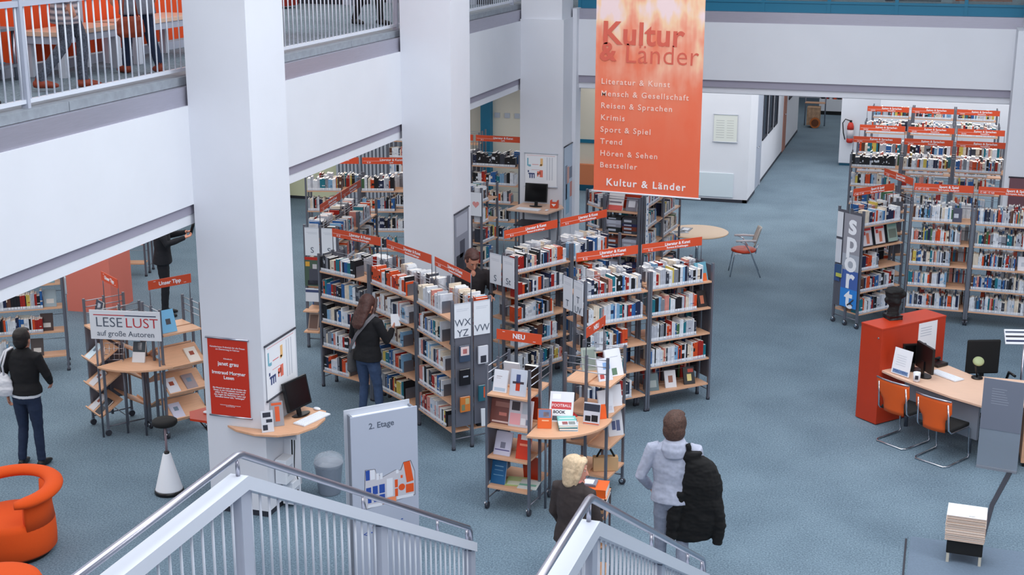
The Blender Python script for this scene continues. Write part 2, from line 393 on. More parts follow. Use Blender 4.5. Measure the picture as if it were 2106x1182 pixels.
# ---------------------------------------------------------------- bookcases
LV = [.24, .60, .95, 1.30, 1.66]
LVN = ['bottom', 'second lowest', 'middle', 'second highest', 'top']
ORDN = ['bottom shelf', 'fourth shelf down', 'third shelf down', 'second shelf down', 'top shelf']
BOOKS = []      # records for every standing book
D = .54
SIGNTXT = {'L': ('Literatur & Kunst', 'Romane & Erzählungen'), 'S': ('Sport & Spiel', 'Sportspiele, Radsport'), 'R': ('Reisen & Sprachen', 'Reiseführer'), 'L2': ('Literatur & Kunst', 'Lyrik')}
def case(p0, p1, label, short, sign=None, code='R 11', ends='', boards=None, front=(0, 1, 2, 3, 4), back=(0, 1, 2, 3, 4), casters=False,
         fill=None, skin=(1,)*10, depth=D, shade=None, tight=False, ser={}):
    p0 = Vector(p0); p1 = Vector(p1); L = (p1-p0).length; a = math.atan2(p1.y-p0.y, p1.x-p0.x)
    h = depth/2
    t = thing('bookcase', label, 'bookcase', p0.x, p0.y, 0, a, 'grey steel bookcases with beech shelves')
    for x in (.018, L-.018):
        for y in ((.018, h, depth-.018)):
            b = MB().box(x-.015, x+.015, y-.018, y+.018, .03 if not casters else .1, 1.9, ST)
            if casters:
                b.tube([(x-.012, y, .045), (x+.012, y, .045)], .045, STD, 12).tube([(x-.02, y+.01, .06), (x+.02, y+.01, .06)], .025, CHR, 10)
            else: b.tube([(x, y, 0), (x, y, .035)], .026, STD, 10)
            b.build('upright', t)
        MB().tube([(x, .02, .14), (x, depth-.02, .14)], .008, ST, 6).build('foot_bar', t)
    for i, z in enumerate(LV):
        if i in front: MB().box(.036, L-.036, .005, h-.02, z-.022, z, BEE).build('shelf', t)
        if back and i in back: MB().box(.036, L-.036, h+.02, depth-.005, z-.022, z, BEE).build('shelf', t)
    b = MB()
    for z in (.42, .78, 1.13, 1.48, 1.84, 1.88):
        b.tube([(.03, h-.006, z), (L-.03, h-.006, z)], .004, WIRE, 5)
    b.build('back_grid', t)
    for e in ends:
        x = 0 if e == 'l' else L
        for (ya, yb) in ((.04, h-.025), (h+.025, depth-.04)):
            MB().box(x-.004, x+.004, ya, yb, .30, 1.86, PERF).build('end_panel', t)
    if boards:
        x = -.012 if boards[0] == 'l' else L+.012; sg = -1 if boards[0] == 'l' else 1
        for q, tx in enumerate(boards[1]):
            ya, yb = ((.03, h-.02) if q == 0 else (h+.02, depth-.03))
            o = MB().box(x-.005, x+.005, ya, yb, 1.44, 1.86, WHITE).box(x-.006, x+.006, ya, yb, 1.855, 1.865, LGREY).build('letter_board', t)
            Mx = Matrix.Translation((x+sg*.0065, (ya+yb)/2, 0)) @ Matrix.Rotation(R(90)*sg, 4, 'Z') @ FR
            lines = tx.split('\n'); 
            for k, ln in enumerate(lines):
                z = 1.62-.13*k if len(lines) > 1 else 1.52
                text(ln, .125, DTXT, o, Matrix.Translation((0, 0, z)) @ Mx)
            MB().box(x+sg*.0055-.0005, x+sg*.0055+.0005, ya+.03, yb-.03, 1.79, 1.795, LGREY).box(x+sg*.0055-.0005, x+sg*.0055+.0005, ya+.03, yb-.05, 1.77, 1.775, LGREY).build('small_print', o)
    if sign:
        b = MB().box(.03, L-.03, h-.003, h+.003, 2.09, 2.205, ORA); so = b.build('header_sign', t)
        for x in (.03, L-.03):
            MB().tube([(x, h+.008, 1.86), (x, h+.008, 2.2)], .006, ST, 6).box(x-.012, x+.012, h-.01, h+.02, 1.84, 1.9, ST).build('sign_rod', so)
        a1, a2 = SIGNTXT[sign]
        for Ms in ((T(L*.58, h-.0045, 0), T(L*.42, h+.0045, 0, R(180)))):
            text(a1, .056, PAPER, so, Ms @ T(0, 0, 2.163) @ FR, bold=.0012)
            text(a2, .036, PAPER, so, Ms @ T(0, 0, 2.117) @ FR, bold=.0006)
            text(code, .036, PAPER, so, Ms @ T(-L*.42, 0, 2.115) @ FR, bold=.0004)
            MB().box(-L*.53, -L*.16, -.0006, .0002, 2.139, 2.142, PAPER).build('rule_line', so).matrix_local = Ms
    M0 = Matrix.Translation((p0.x, p0.y, 0)) @ Matrix.Rotation(a, 4, 'Z')
    fills = fill or {}
    for side in (0, 1):
        lv = front if side == 0 else back
        if not lv: continue
        for i in lv:
            fr = fills.get((side, i), fills.get(i, rnd.choice([.72, .8, .86, .9, .93])))
            if fr <= 0: continue
            x = .045; n = 0; run = rnd.randint(1, 4); base = rnd.choices(range(len(PAL)), ser.get((side, i), WT))[0]; bh = rnd.uniform(.2, .235); bd = rnd.uniform(.135, .165)
            lim = (L-.05)*fr
            if tight: bh = .22
            while True:
                if run <= 0:
                    base = rnd.choices(range(len(PAL)), ser.get((side, i), ST_ if tight else (WT if shade is None else shade)))[0]; bh = rnd.uniform(.175, .25); bd = rnd.uniform(.125, .175); run = rnd.choice([1, 1, 1, 1, 2, 2, 3])
                run -= 1
                th = rnd.choice([.014, .018, .020, .024, .028, .034, .042])*(.62 if tight else 1)
                if x+th > lim: break
                hh = bh+rnd.uniform(-.009, .009)
                if side == 0: Mb = M0 @ T(x+th/2, .02, LV[i])
                else: Mb = M0 @ T(L-x-th/2, depth-.02, LV[i], R(180))
                BOOKS.append(dict(M=Mb, t=th-.002, h=hh, d=bd, c=base, n=n, side=side, lv=i, short=short, acc=rnd.random()))
                x += th; n += 1
            if fr < .95:
                be = MB()
                if side == 0: be.box(x+.004, x+.006, .04, .19, LV[i], LV[i]+.15, ST)
                else: be.box(L-x-.006, L-x-.004, depth-.19, depth-.04, LV[i], LV[i]+.15, ST)
                be.build('book_end', t)
            b = MB(); yy = .004 if side == 0 else depth-.006
            x0 = .05 if side == 0 else L-x
            b.box(x0, x0+(x-.05), yy-.001, yy+.003, LV[i]+.0005, LV[i]+.012, LGREY).build('label_strip', t)
    return t, M0, L
ST_ = [10, 10, 5, 6, 8, 14, 8, 7, 5, 9, 4, 5, 12, 5, 1, 3, 1]; SO = [3, 1, 1, 1, 0, 0, 0, 26, 1, 0, 0, 0, 0, 0, 0, 0, 0]; SW = [26, 18, 24, 2, 1, 1, 2, 1, 1, 3, 1, 0, 12, 1, 0, 6, 0]; SK = [1, 0, 0, 30, 3, 0, 0, 0, 0, 0, 0, 0, 1, 5, 0, 0, 0]
WT = [15, 10, 10, 12, 8, 8, 5, 6, 6, 6, 5, 4, 9, 7, 2, 3, 1]
def fbook(M, w, h, t, c, label, blocks=(), back=True, title=None, group=None, tcol=None, cat='book'):
    """a closed book: cover facing local -Y, standing on local z=0; blocks = (x0,z0,x1,z1,colour) as fractions of the cover"""
    cm = colm('cover_%d_%d_%d' % c, c, .4)
    b = MB(); b.box(-w/2, w/2, 0, .003, 0, h, cm).box(-w/2, w/2, t-.003, t, 0, h, cm).box(-w/2-.002, -w/2+.003, 0, t, 0, h, cm)
    for q in blocks:
        b.box(-w/2+q[0]*w, -w/2+q[2]*w, -.0008, .0005, q[1]*h, q[3]*h, colm('cover_%d_%d_%d' % q[4], q[4], .4))
    o = b.build('book'); o.matrix_world = M
    tag(o, label, cat, group or 'books on display')
    MB().box(-w/2+.004, w/2-.003, .0032, t-.0032, .003, h-.003, PAGE).build('page_block', o)
    if title: text(title[0], title[1], tcol or PAPER, o, T(0, -.001, title[2]*h) @ FR)
    return o
# ---------------------------------------------------------------- the bookcases of the hall
ALLB = (0, 1, 2, 3, 4)
A1, A2, A3, A4 = (-7.96, 16.75), (-7.06, 16.40), (-6.15, 15.73), (-5.41, 15.02)
case(A1, A2, 'bookcase behind the woman with the shoulder bag, leftmost bay of the zigzag row', 'left zigzag bay', 'L', 'R 10', ends='l', fill={(0, 0): .6, (0, 1): .8, (0, 3): .95, (0, 4): .8}, ser={(1, 4): SW})
case(A2, A3, 'bookcase in the middle of the zigzag row, orange books on its top shelf', 'middle zigzag bay', 'L', 'R 10', fill={(0, 4): .84, (0, 3): .85, (0, 0): .75}, ser={(0, 4): SO, (1, 4): SW})
case(A3, A4, 'bookcase at the near end of the zigzag row with a WX YZ letter board', 'bay with WX YZ board', 'L', 'R 10', ends='r', boards=('r', ('WX\nYZ', 'VW')), fill={(0, 4): .72, (0, 3): .7, (0, 2): .78, (0, 1): .72}, ser={(0, 4): SW, (1, 4): SW})
B1, B2, B3 = (-5.33, 17.39), (-4.80, 18.33), (-4.30, 19.21)
case(B1, B2, 'bookcase with St letter board on its end, behind the stand signed NEU', 'bay with St board', 'L', 'R 11', boards=('l', ('St', 'S')), fill={(0, 4): .96}, ser={(1, 4): SW})
case(B2, B3, 'bookcase continuing the St bay towards the hanging banner', 'far bay of St row', 'L', 'R 11', ser={(1, 4): SW})
C1, C2, C3 = (-4.12, 16.39), (-3.43, 17.10), (-2.72, 17.81)
case(C1, C2, 'bookcase with T and UV letter boards on its left end', 'bay with UV board', 'L', 'R 12', boards=('l', ('T\nUV', 'T')), fill={(0, 4): .93, (0, 3): .95}, ser={(1, 4): SW})
case(C2, C3, 'bookcase at the right end of the T-UV row, nearest the open floor', 'right bay of UV row', 'L', 'R 13', ends='r', fill={(0, 4): .88, (0, 3): .8, (0, 2): .82, (0, 1): .97, (0, 0): .01, (1, 0): .9}, ser={(1, 4): SW})
E1, E2, E3 = (-8.38, 18.37), (-8.49, 19.40), (-8.60, 20.42)
case(E1, E2, 'bookcase with two S letter boards, left of the middle column', 'bay with two S boards', 'L', 'R 9', boards=('l', ('S', 'S')))
case(E2, E3, 'bookcase behind the bay with two S boards', 'far bay behind S boards', 'L', 'R 9')
F = [(-10.54, 21.78), (-9.62, 22.03), (-8.72, 22.28), (-7.85, 22.42)]
case(F[0], F[1], 'bookcase at the left end of the cross row in front of the pale green wall', 'left bay before green wall', 'L2', 'R 2', back=(4,))
case(F[1], F[2], 'bookcase in the cross row before the green wall, partly behind the middle column', 'second bay before green wall', 'L2', 'R 20', back=(4,))
case(F[2], F[3], 'bookcase of the cross row mostly hidden by the middle column', 'third bay before the green wall', 'L2', 'R 21', back=(4,))
case((-11.25, 27.3), (-10.2, 27.35), 'bookcase with black and orange rows, farthest left beside the slatted wall', 'bay beside slatted wall', None, back=())
case((-10.2, 27.35), (-9.2, 27.4), 'bookcase just left of the middle column, before the glazed wall', 'bay before the glazed wall', None, back=())
case((-9.62, 25.02), (-8.6, 25.02), 'bookcase before the teal posts, left bay seen between two columns', 'left bay before teal posts', 'L2', 'R 3', back=(4,))
case((-8.6, 25.02), (-7.6, 25.02), 'bookcase before the teal posts, right bay seen between two columns', 'right bay before teal posts', 'L2', 'R 4', back=(4,), fill={(0, 4): .96, (0, 3): .95}, ser={(0, 4): SK})
hc, HM, HL = case((-7.27, 21.74), (-7.17, 22.35), 'narrow bookcase with a pink heart poster on its end panel', 'bay with heart poster', None, depth=.42, fill={(0, 4): .5, (0, 3): .5})
G1, G2, G3 = (-5.17, 21.74), (-4.56, 21.66), (-4.45, 23.15)
case((-5.60, 22.22), (-5.19, 21.82), 'narrow bookcase under the left edge of the hanging banner', 'narrow bay under the banner edge', None, depth=.3, back=())
gc, GM, GL = case(G1, G2, 'narrow bookcase with boxed games lying flat, under the hanging banner', 'narrow bay with boxed games', None, fill={i: .01 for i in ALLB}, back=(), depth=.28)
G2 = (-4.54, 22.0)
case(G2, G3, 'bookcase with a hanging white poster strip, under the banner right half', 'bay with white poster strip', None)
case(G3, (-4.35, 24.25), 'bookcase beside the round table, far end of the row under the banner', 'bay beside round table', None)
S1, S2, S3, S4 = (-1.05, 21.73), (-.43, 22.48), (.58, 22.47), (1.6, 22.42)
sc, SM, SL = case(S1, S2, 'mobile bookcase with the tall sport letter poster on its left end', 'bay beside sport poster', 'S', 'C 160 - C 165', casters=True, ends='l', fill={(0, 3): .01, (0, 4): .93, (0, 2): .5}, boards=None)
case((-.38, 22.47), S3, 'mobile bookcase standing behind the black bust', 'bay behind black bust', 'S', 'C 167 - C 173', casters=True, tight=True, fill={(0, 4): .72, (0, 3): .88, (0, 2): .74, (0, 1): .7, (0, 0): .95})
case(S3, S4, 'mobile bookcase behind the black office chair', 'bay behind office chair', 'S', 'C 160 - C 165', casters=True, tight=True, fill={(0, 4): .97, (0, 3): .97, (0, 2): .7, (0, 1): .97, (0, 0): .9})
case((-1.12, 23.85), (-.60, 22.95), 'bookcase wing slanting back behind the sport poster bay', 'slanting wing behind the sport bay', 'S', 'C 150', back=())
RW = [22, 6, 14, 9, 8, 5, 4, 8, 5, 8, 8, 9, 10, 6, 5, 3, 2]
for r_, (y, nm) in enumerate(((27.05, 'front'), (28.62, 'second'), (31.5, 'third'), (34.0, 'fourth'))):
    for i in range(3):
        x = -1.62+i*.945+(-.02, 0, -.02, .0)[r_]
        case((x, y), (x+.945, y), 'bookcase in the %s travel row behind the sport bays, %s bay' % (nm, ('left', 'middle', 'right')[i]), '%s bay, %s travel row' % (('left', 'middle', 'right')[i], nm),
             'R' if r_ < 3 else None, 'Länder', front=(4, 3, 2) if r_ < 2 else (4, 3), back=(4,) if r_ < 3 else (), shade=RW, fill={(0, 4): .97}, ser={(0, 4): SK} if (r_, i) == (0, 0) else {})
L1, L2, L3 = (-13.45, 15.13), (-12.58, 15.70), (-11.70, 16.30)
case(L1, L2, 'bookcase at the far left edge under the gallery', 'bay at left photo edge', None, back=(), fill={4: .7})
case(L2, L3, 'bookcase behind the person with the white handbag', 'bay behind white handbag', None, ends='r', back=(), fill={(0, 0): .3, (0, 1): .76, (0, 2): .78, (0, 3): .7, (0, 4): .5})
case((-14.5, 21.0), (-13.5, 21.3), 'low lit bookcase behind the man in the dark suit', 'bay behind suited man', None, back=(), fill={(0, 0): .6})

# ---------------------------------------------------------------- mobile display stands
def stand(p0, p1, depth, label, sign=None, slant=False, zt=1.68, panel=True, signw=None):
    p0 = Vector(p0); p1 = Vector(p1); L = (p1-p0).length; a = math.atan2(p1.y-p0.y, p1.x-p0.x)
    t = thing('display_stand', label, 'display stand', p0.x, p0.y, 0, a)
    h = depth/2
    for x in (.015, L-.015):
        for y in (.015, h, depth-.015):
            MB().box(x-.014, x+.014, y-.014, y+.014, .09, zt, ST).build('upright', t)
            if y != h:
                b = MB().tube([(x-.014, y, .04), (x+.014, y, .04)], .04, STD, 12).tube([(x-.03, y, .055), (x-.014, y, .055)], .022, CHR, 10).box(x-.01, x+.01, y-.02, y+.02, .06, .1, CHR); b.build('caster', t)
        MB().tube([(x, .015, .12), (x, depth-.015, .12)], .009, ST, 6).build('foot_bar', t)
    MB().tube([(.015, h, .2), (L-.015, h, .2)], .006, WIRE, 5).build('cross_bar', t)
    b = MB()
    for x in (.015, L-.015):
        for z in (zt-.03, zt-.11, zt-.19): b.tube([(x, 0.015, z), (x, depth-.015, z)], .006, WIRE, 6)
    b.build('side_bars', t)
    lv = [.28, .63, .99, 1.35]
    if not slant:
        for z in lv:
            for (ya, yb) in ((-.01, h-.02), (h+.02, depth+.01)): MB().box(.03, L-.03, ya, yb, z-.022, z, BEE).build('shelf', t)
            MB().box(.03, L-.03, h-.02, h+.02, z, z+.02, BEE).build('shelf_ledge', t)
    else:
        for (ya, yb) in ((-.01, h-.02), (h+.02, depth+.01)): MB().box(.03, L-.03, ya, yb, 1.328, 1.35, BEE).build('shelf', t)
        for z in (.32, .66, 1.0):
            for s_ in (1, -1):
                Mq = T(L/2, h, z) @ Matrix.Rotation(0 if s_ == 1 else R(180), 4, 'Z') @ T(0, -.04, .12) @ Matrix.Rotation(R(32), 4, 'X')
                MB().box(-L/2+.03, L/2-.03, -.34, 0, -.018, 0, BEE, Mq).box(-L/2+.03, L/2-.03, -.355, -.34, -.018, .03, BEE, Mq).build('slanted_shelf', t)
    if panel: MB().box(.004, .01, .03, depth-.04, .3, 1.3, PERF).build('side_panel', t)
    if sign:
        z0 = zt+.2; b = MB().box(.0, L, h-.003, h+.003, z0, z0+.115, ORA); so = b.build('header_sign', t)
        for x in (.02, L-.02): MB().tube([(x, h+.008, zt-.05), (x, h+.008, z0+.11)], .006, ST, 6).build('sign_rod', so)
        for Ms in (T(L/2, h-.0045, 0), T(L/2, h+.0045, 0, R(180))):
            text(sign, .075 if len(sign) < 5 else .066, PAPER, so, Ms @ T(0, 0, z0+.056) @ FR, bold=.002)
        MB().box(.07, .1, h-.0045, h-.003, z0+.092, z0+.096, PAPER).box(L-.1, L-.07, h-.0045, h-.003, z0+.02, z0+.024, PAPER).build('corner_mark', so)
    Mw = Matrix.Translation((p0.x, p0.y, 0)) @ Matrix.Rotation(a, 4, 'Z')
    return t, Mw, L
n1, N1, NL1 = stand((-4.50, 13.53), (-3.97, 13.46), .60, 'mobile display stand with beech shelves, left one under the front-facing NEU sign', 'NEU')
n2, N2, NL2 = stand((-3.27, 14.10), (-3.19, 14.65), .53, 'mobile display stand with beech shelves, right one whose NEU sign is seen edge-on', 'NEU', panel=False)
l1, K1, KL1 = stand((-10.15, 14.50), (-9.72, 14.20), .55, 'mobile stand with slanted shelves left of the LESELUST board', 'Unser Tipp', slant=True)
l2, K2, KL2 = stand((-8.95, 14.33), (-8.64, 14.82), .50, 'mobile stand with slanted shelves under the front-facing Unser Tipp sign', 'Unser Tipp', slant=True, panel=False)
def corner_table(c, r, a0, a1, z, label, name='corner_shelf', legs=()):
    t = thing(name, label, 'shelf', c[0], c[1], 0)
    pts = [(0, 0)]+[(r*math.cos(R(a0+(a1-a0)*i/24)), r*math.sin(R(a0+(a1-a0)*i/24))) for i in range(25)]
    MB().prism(pts, z-.025, z, BEE).build('shelf_board', t, bevel=.003)
    for (x, y) in legs: MB().tube([(x, y, .0), (x, y, z-.025)], .014, ST, 8).build('leg', t)
    return t
corner_table((-3.93, 14.03), .72, -93, 5, 1.0, 'quarter-round beech shelf joining the two NEU stands', legs=((.06, -.3),))
corner_table((-9.42, 14.72), .72, -113, -32, .97, 'quarter-round beech shelf below the LESELUST board', legs=((-.12, -.35), (.15, -.35)))
# LESELUST board
t = thing('notice_board', 'white LESELUST board mounted between the slanted-shelf stands', 'sign', -9.80, 14.13, 0, math.atan2(.15, .87))
b = MB().box(0, .90, -.006, .006, 1.30, 1.67, WHITE).build('board', t)
for x in (.05, .85): MB().tube([(x, .015, .0), (x, .015, 1.66)], .013, ST, 8).build('post', t)
MB().box(.05, .45, -.0075, -.006, 1.605, 1.617, colm('crimson', (190, 60, 70))).box(.45, .85, -.0075, -.006, 1.605, 1.617, NAVY).build('rule_line', b)
text('LESE', .175, DTXT, b, T(.245, -.0075, 1.515) @ FR, sx=1.04, bold=-.001); text('LUST', .175, REDT, b, T(.662, -.0075, 1.515) @ FR, sx=1.08, bold=-.001)
text('auf große Autoren', .098, DTXT, b, T(.45, -.0075, 1.375) @ FR, bold=0)
# heart poster, sport poster, poster strip: hung on the end panels
def local(M, pts): return M @ Vector(pts)
t = thing('poster', 'white poster with a pink heart on the narrow bookcase end', 'poster'); t.matrix_world = HM
b = MB().box(-.016, -.012, .0, .21, 1.42, 1.82, WHITE).build('sheet', t)
hp = []
for i in range(40):
    q = 2*math.pi*i/40; hp.append((.004*16*math.sin(q)**3, .004*(13*math.cos(q)-5*math.cos(2*q)-2*math.cos(3*q)-math.cos(4*q))))
MB().prism(hp, 0, .001, colm('heart_pink', (222, 150, 148)), T(-.0165, .105, 1.62, -R(90)) @ FR).build('heart', b)
t = thing('poster', 'tall poster spelling sport in round white letters over photos', 'poster'); t.matrix_world = SM
b = MB(); x = -.018
secs = [((150, 150, 160), 1.50, 1.82), ((150, 60, 40), 1.18, 1.50), ((170, 176, 188), .92, 1.18), ((70, 100, 170), .62, .92), ((48, 132, 214), .32, .62)]
for c, z0, z1 in secs: b.box(x, x+.003, .02, .37, z0, z1, colm('sport_%d' % c[0], c))
bo = b.build('sheet', t)
bo.matrix_local = T(0, .0, 0)
for k, (ch, z) in enumerate(zip('sport', (1.66, 1.38, 1.06, .79, .47))):
    text(ch, .46, PAPER, bo, Matrix.Translation((x-.001, .19, z-.01)) @ Matrix.Rotation(-R(90), 4, 'Z') @ FR, bold=.012)
sw = MB(); sw.tube([(x-.002, .20, .36), (x-.002, .15, .40), (x-.002, .08, .47)], .012, STD, 6).tube([(x-.002, .15, .40), (x-.002, .09, .37)], .01, STD, 6).build('silhouette', bo)
for z0, z1, c in ((1.42, 1.82, (214, 218, 226)), (1.0, 1.38, (208, 212, 222)), (.70, .96, (60, 86, 140))):
    o = MB().box(x, x+.003, .40, .52, z0, z1, colm('panel_%d' % c[0], c)).build('notice_board'); o.matrix_world = SM
    tag(o, {1.42: 'upper pale board left of the sport poster', 1.0: 'lower pale board left of the sport poster', .70: 'small blue picture board left of the sport poster'}[z0], 'board')
t = MB().box(.0, .14, -.02, -.017, .95, 1.86, PAPER); o = t.build('poster'); Gm = Matrix.Translation((G2[0], G2[1], 0)) @ Matrix.Rotation(math.atan2(G3[1]-G2[1], G3[0]-G2[0]), 4, 'Z')
o.matrix_world = Gm; tag(o, 'long white poster strip with blue blots hanging on the bookcase end', 'poster')
bl = MB()
for i in range(9): bl.box(.02+rnd.random()*.05, .07+rnd.random()*.06, -.0212, -.02, 1.0+i*.09, 1.03+i*.09, colm('blot_blue', (80, 130, 180)))
bl.build('blue_blots', o)
# ---------------------------------------------------------------- banner
t = thing('banner', 'large orange hanging banner reading Kultur & Länder', 'banner', -4.92, 20, 0, 0)
BW = 1.585; z0, z1 = 2.34, 6.4
nx, nz = 24, 60; vs = []; fs = []
def zb(u, v): return z0+(z1-z0)*v-.03*u*(1-v)
for j in range(nz+1):
    for i in range(nx+1):
        u, v = i/nx, j/nz; vs.append((u*BW, .003*math.sin(u*5+v*2), zb(u, v)))
for j in range(nz):
    for i in range(nx): a = j*(nx+1)+i; fs.append((a, a+1, a+nx+2, a+nx+1))
bm_ = bpy.data.materials.new('banner_print'); bm_.use_nodes = True; nt = bm_.node_tree; N = nt.nodes; L_ = nt.links
bs = N['Principled BSDF']; bs.inputs['Roughness'].default_value = .7
tc = N.new('ShaderNodeTexCoord'); sp = N.new('ShaderNodeSeparateXYZ'); L_.new(tc.outputs['Object'], sp.inputs[0])
mp = N.new('ShaderNodeMapping'); mp.inputs['Scale'].default_value = (1.3, 1, .9); L_.new(tc.outputs['Object'], mp.inputs[0])
n1_ = N.new('ShaderNodeTexNoise'); n1_.inputs['Scale'].default_value = 1.9; n1_.inputs['Detail'].default_value = 3; L_.new(mp.outputs[0], n1_.inputs['Vector'])
mp2 = N.new('ShaderNodeMapping'); mp2.inputs['Scale'].default_value = (5, 1, .9); L_.new(tc.outputs['Object'], mp2.inputs[0])
n2_ = N.new('ShaderNodeTexNoise'); n2_.inputs['Scale'].default_value = 1.5; L_.new(mp2.outputs[0], n2_.inputs['Vector'])
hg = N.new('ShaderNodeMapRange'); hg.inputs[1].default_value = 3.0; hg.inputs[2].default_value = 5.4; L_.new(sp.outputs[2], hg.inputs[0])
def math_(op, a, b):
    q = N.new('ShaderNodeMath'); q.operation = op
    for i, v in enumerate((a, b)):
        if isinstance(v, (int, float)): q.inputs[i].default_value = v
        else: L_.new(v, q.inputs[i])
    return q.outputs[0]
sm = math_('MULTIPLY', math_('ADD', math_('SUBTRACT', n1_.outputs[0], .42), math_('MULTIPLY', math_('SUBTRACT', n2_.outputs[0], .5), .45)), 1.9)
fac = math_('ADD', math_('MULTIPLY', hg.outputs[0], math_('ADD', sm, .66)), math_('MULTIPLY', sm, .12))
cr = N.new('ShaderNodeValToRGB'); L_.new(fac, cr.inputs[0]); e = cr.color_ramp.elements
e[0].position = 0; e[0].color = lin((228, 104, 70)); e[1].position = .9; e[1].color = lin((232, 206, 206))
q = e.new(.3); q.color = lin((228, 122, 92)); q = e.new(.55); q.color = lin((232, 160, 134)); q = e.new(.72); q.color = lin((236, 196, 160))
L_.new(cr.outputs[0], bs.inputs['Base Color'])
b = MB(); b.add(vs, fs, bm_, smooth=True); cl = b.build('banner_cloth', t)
MB().tube([(-.03, 0, z0-.012), (BW+.03, 0, z0-.042)], .014, WHITE, 10).build('bottom_rod', t)
for x in (.1, BW-.1): MB().tube([(x, 0, z1-.02), (x, 0, 9.6)], .004, WIRE, 5).build('hanging_wire', t)
KT = colm('banner_letter_red', (206, 92, 74)); WT2 = colm('banner_letter_pale', (240, 200, 186)); WT3 = colm('banner_letter_white', (240, 232, 232))
def bt(s, size, mt, x, z, bold=0, sx=1, space=1.0): text(s, size, mt, cl, T(x, -.007, z) @ T(0, 0, 0, 0, 0, 0) @ Matrix.Rotation(R(.9), 4, 'Y') @ FR, align='LEFT', bold=bold, sx=sx, space=space)
bt('Kultur', .455, KT, .09, 4.655, .010, .98, 1.04)
bt('&', .37, KT, .065, 4.39, .010); bt('Länder', .405, KT, .43, 4.37, -.003, .93, 1.04)
for k, s in enumerate(('Literatur & Kunst', 'Mensch & Gesellschaft', 'Reisen & Sprachen', 'Krimis', 'Sport & Spiel', 'Trend', 'Hören & Sehen', 'Bestseller')):
    bt(s, .115, WT2, .09, 3.965-k*.177, .0015, 1, 1.22)
bt('Kultur & Länder', .15, WT3, .19, 2.47, .003, 1, 1.2)

# ---------------------------------------------------------------- posters on columns
def poster(M, w, h, label, back=WHITE, rods=SATIN, blocks=(), texts=(), thick=.004):
    t = thing('poster', label, 'poster'); t.matrix_world = M
    sh = MB().box(0, w, -thick, 0, 0, h, back)
    for q in blocks: sh.box(q[0]*w, q[2]*w, -thick-.0015, -thick, q[1]*h, q[3]*h, colm('print_%d_%d_%d' % q[4], q[4]))
    s = sh.build('sheet', t)
    for z in (-.008, h+.008): MB().tube([(-.02, -.006, z), (w+.02, -.006, z)], .011, rods, 8).build('hanger_rod', t)
    for (tx, sz, x, z, mt, bd) in texts: text(tx, sz, mt, s, T(x*w, -thick-.002, z*h) @ FR, bold=bd)
    return t
RP = colm('poster_red', (200, 48, 26))
poster(T(-7.30, 12.59, 1.14), .47, .86, 'red poster with white writing on the near column front', RP, texts=(
    ('Künstlerinnen Frühstück für alle Frauen\nam Donnerstag im Februar', .026, .5, .88, PAPER, 0), ('Künstlerin:', .024, .5, .745, PAPER, 0), ('janet grau', .062, .5, .68, PAPER, .001), ('Irmtraud Morgner\nLesen', .054, .5, .53, PAPER, .001),
    ('Ein Mensch ist mehr als die Summe der\nDaten, in den Umständen werden wir\nselbst. Zu sein, angenommen, wird\nden Augen der Menschen, Lesen und\nSchreiben immer sein, "verborgen"', .025, .5, .3, PAPER, .0004),
    ('Kulturzentrum und Bibliothek mit Lesecafé\nEintritt frei für alle', .014, .5, .13, PAPER, 0)))
PLAN = ((.06, .62, .1, .86, (120, 180, 200)), (.1, .6, .18, .66, (120, 180, 200)), (.08, .42, .12, .48, (60, 74, 120)), (.1, .36, .3, .4, (60, 74, 120)), (.13, .24, .17, .36, (70, 84, 130)), (.2, .24, .24, .36, (70, 84, 130)), (.27, .24, .3, .36, (70, 84, 130)),
        (.48, .64, .56, .86, (238, 190, 130)), (.46, .62, .53, .68, (238, 190, 130)), (.38, .36, .48, .46, (232, 120, 100)), (.46, .28, .56, .5, (232, 120, 100)), (.38, .3, .42, .4, (232, 120, 100)), (.22, .66, .42, .675, (214, 110, 110)), (.2, .5, .46, .507, (214, 110, 110)),
        (.68, .2, .71, .9, (206, 210, 220)), (.76, .2, .79, .9, (206, 210, 220)), (.84, .2, .87, .9, (206, 210, 220)), (.05, .94, .95, .948, (220, 140, 140)))
poster(Matrix.Translation((-6.66, 12.66, 1.33)) @ Matrix.Rotation(R(90), 4, 'Z'), .70, .60, 'white floor-plan poster on the right side of the near column', PAPER, STD, PLAN)
poster(T(-7.27, 24.28, 1.48), .60, .60, 'white floor-plan poster above the far computer screen', PAPER, LGREY, PLAN)
poster(Matrix.Translation((-6.56, 24.38, .78)) @ Matrix.Rotation(R(90), 4, 'Z'), .7, 1.42, 'pale blue figure poster on the right side of the far column', colm('pale_blue', (176, 192, 212)), STD,
       ((.1, .3, .3, .75, (120, 130, 150)), (.3, .5, .5, .72, (200, 150, 140)), (.2, .1, .55, .5, (130, 168, 196)), (.5, .55, .8, .7, (110, 120, 140)), (.6, .3, .8, .5, (190, 120, 110))))
poster(Matrix.Translation((-6.61, 18.52, 1.0)) @ Matrix.Rotation(R(90), 4, 'Z'), .62, 1.15, 'grey black-and-white photo poster on the middle column', colm('poster_grey', (140, 144, 158)), STD,
       ((.1, .05, .6, .45, (40, 42, 52)), (.35, .4, .7, .62, (74, 76, 90)), (.6, .1, .95, .35, (60, 60, 72)), (.1, .7, .9, .95, (176, 180, 194))))
poster(T(-4.88, 31.0, 1.38), .52, .60, 'small framed notice on the white wall by the corridor', colm('notice_cream', (222, 226, 220)), LGREY,
       tuple((.1, .15+i*.09, .45, .165+i*.09, (170, 174, 176)) for i in range(8))+tuple((.56, .15+i*.09, .85, .165+i*.09, (180, 182, 180)) for i in range(8)))
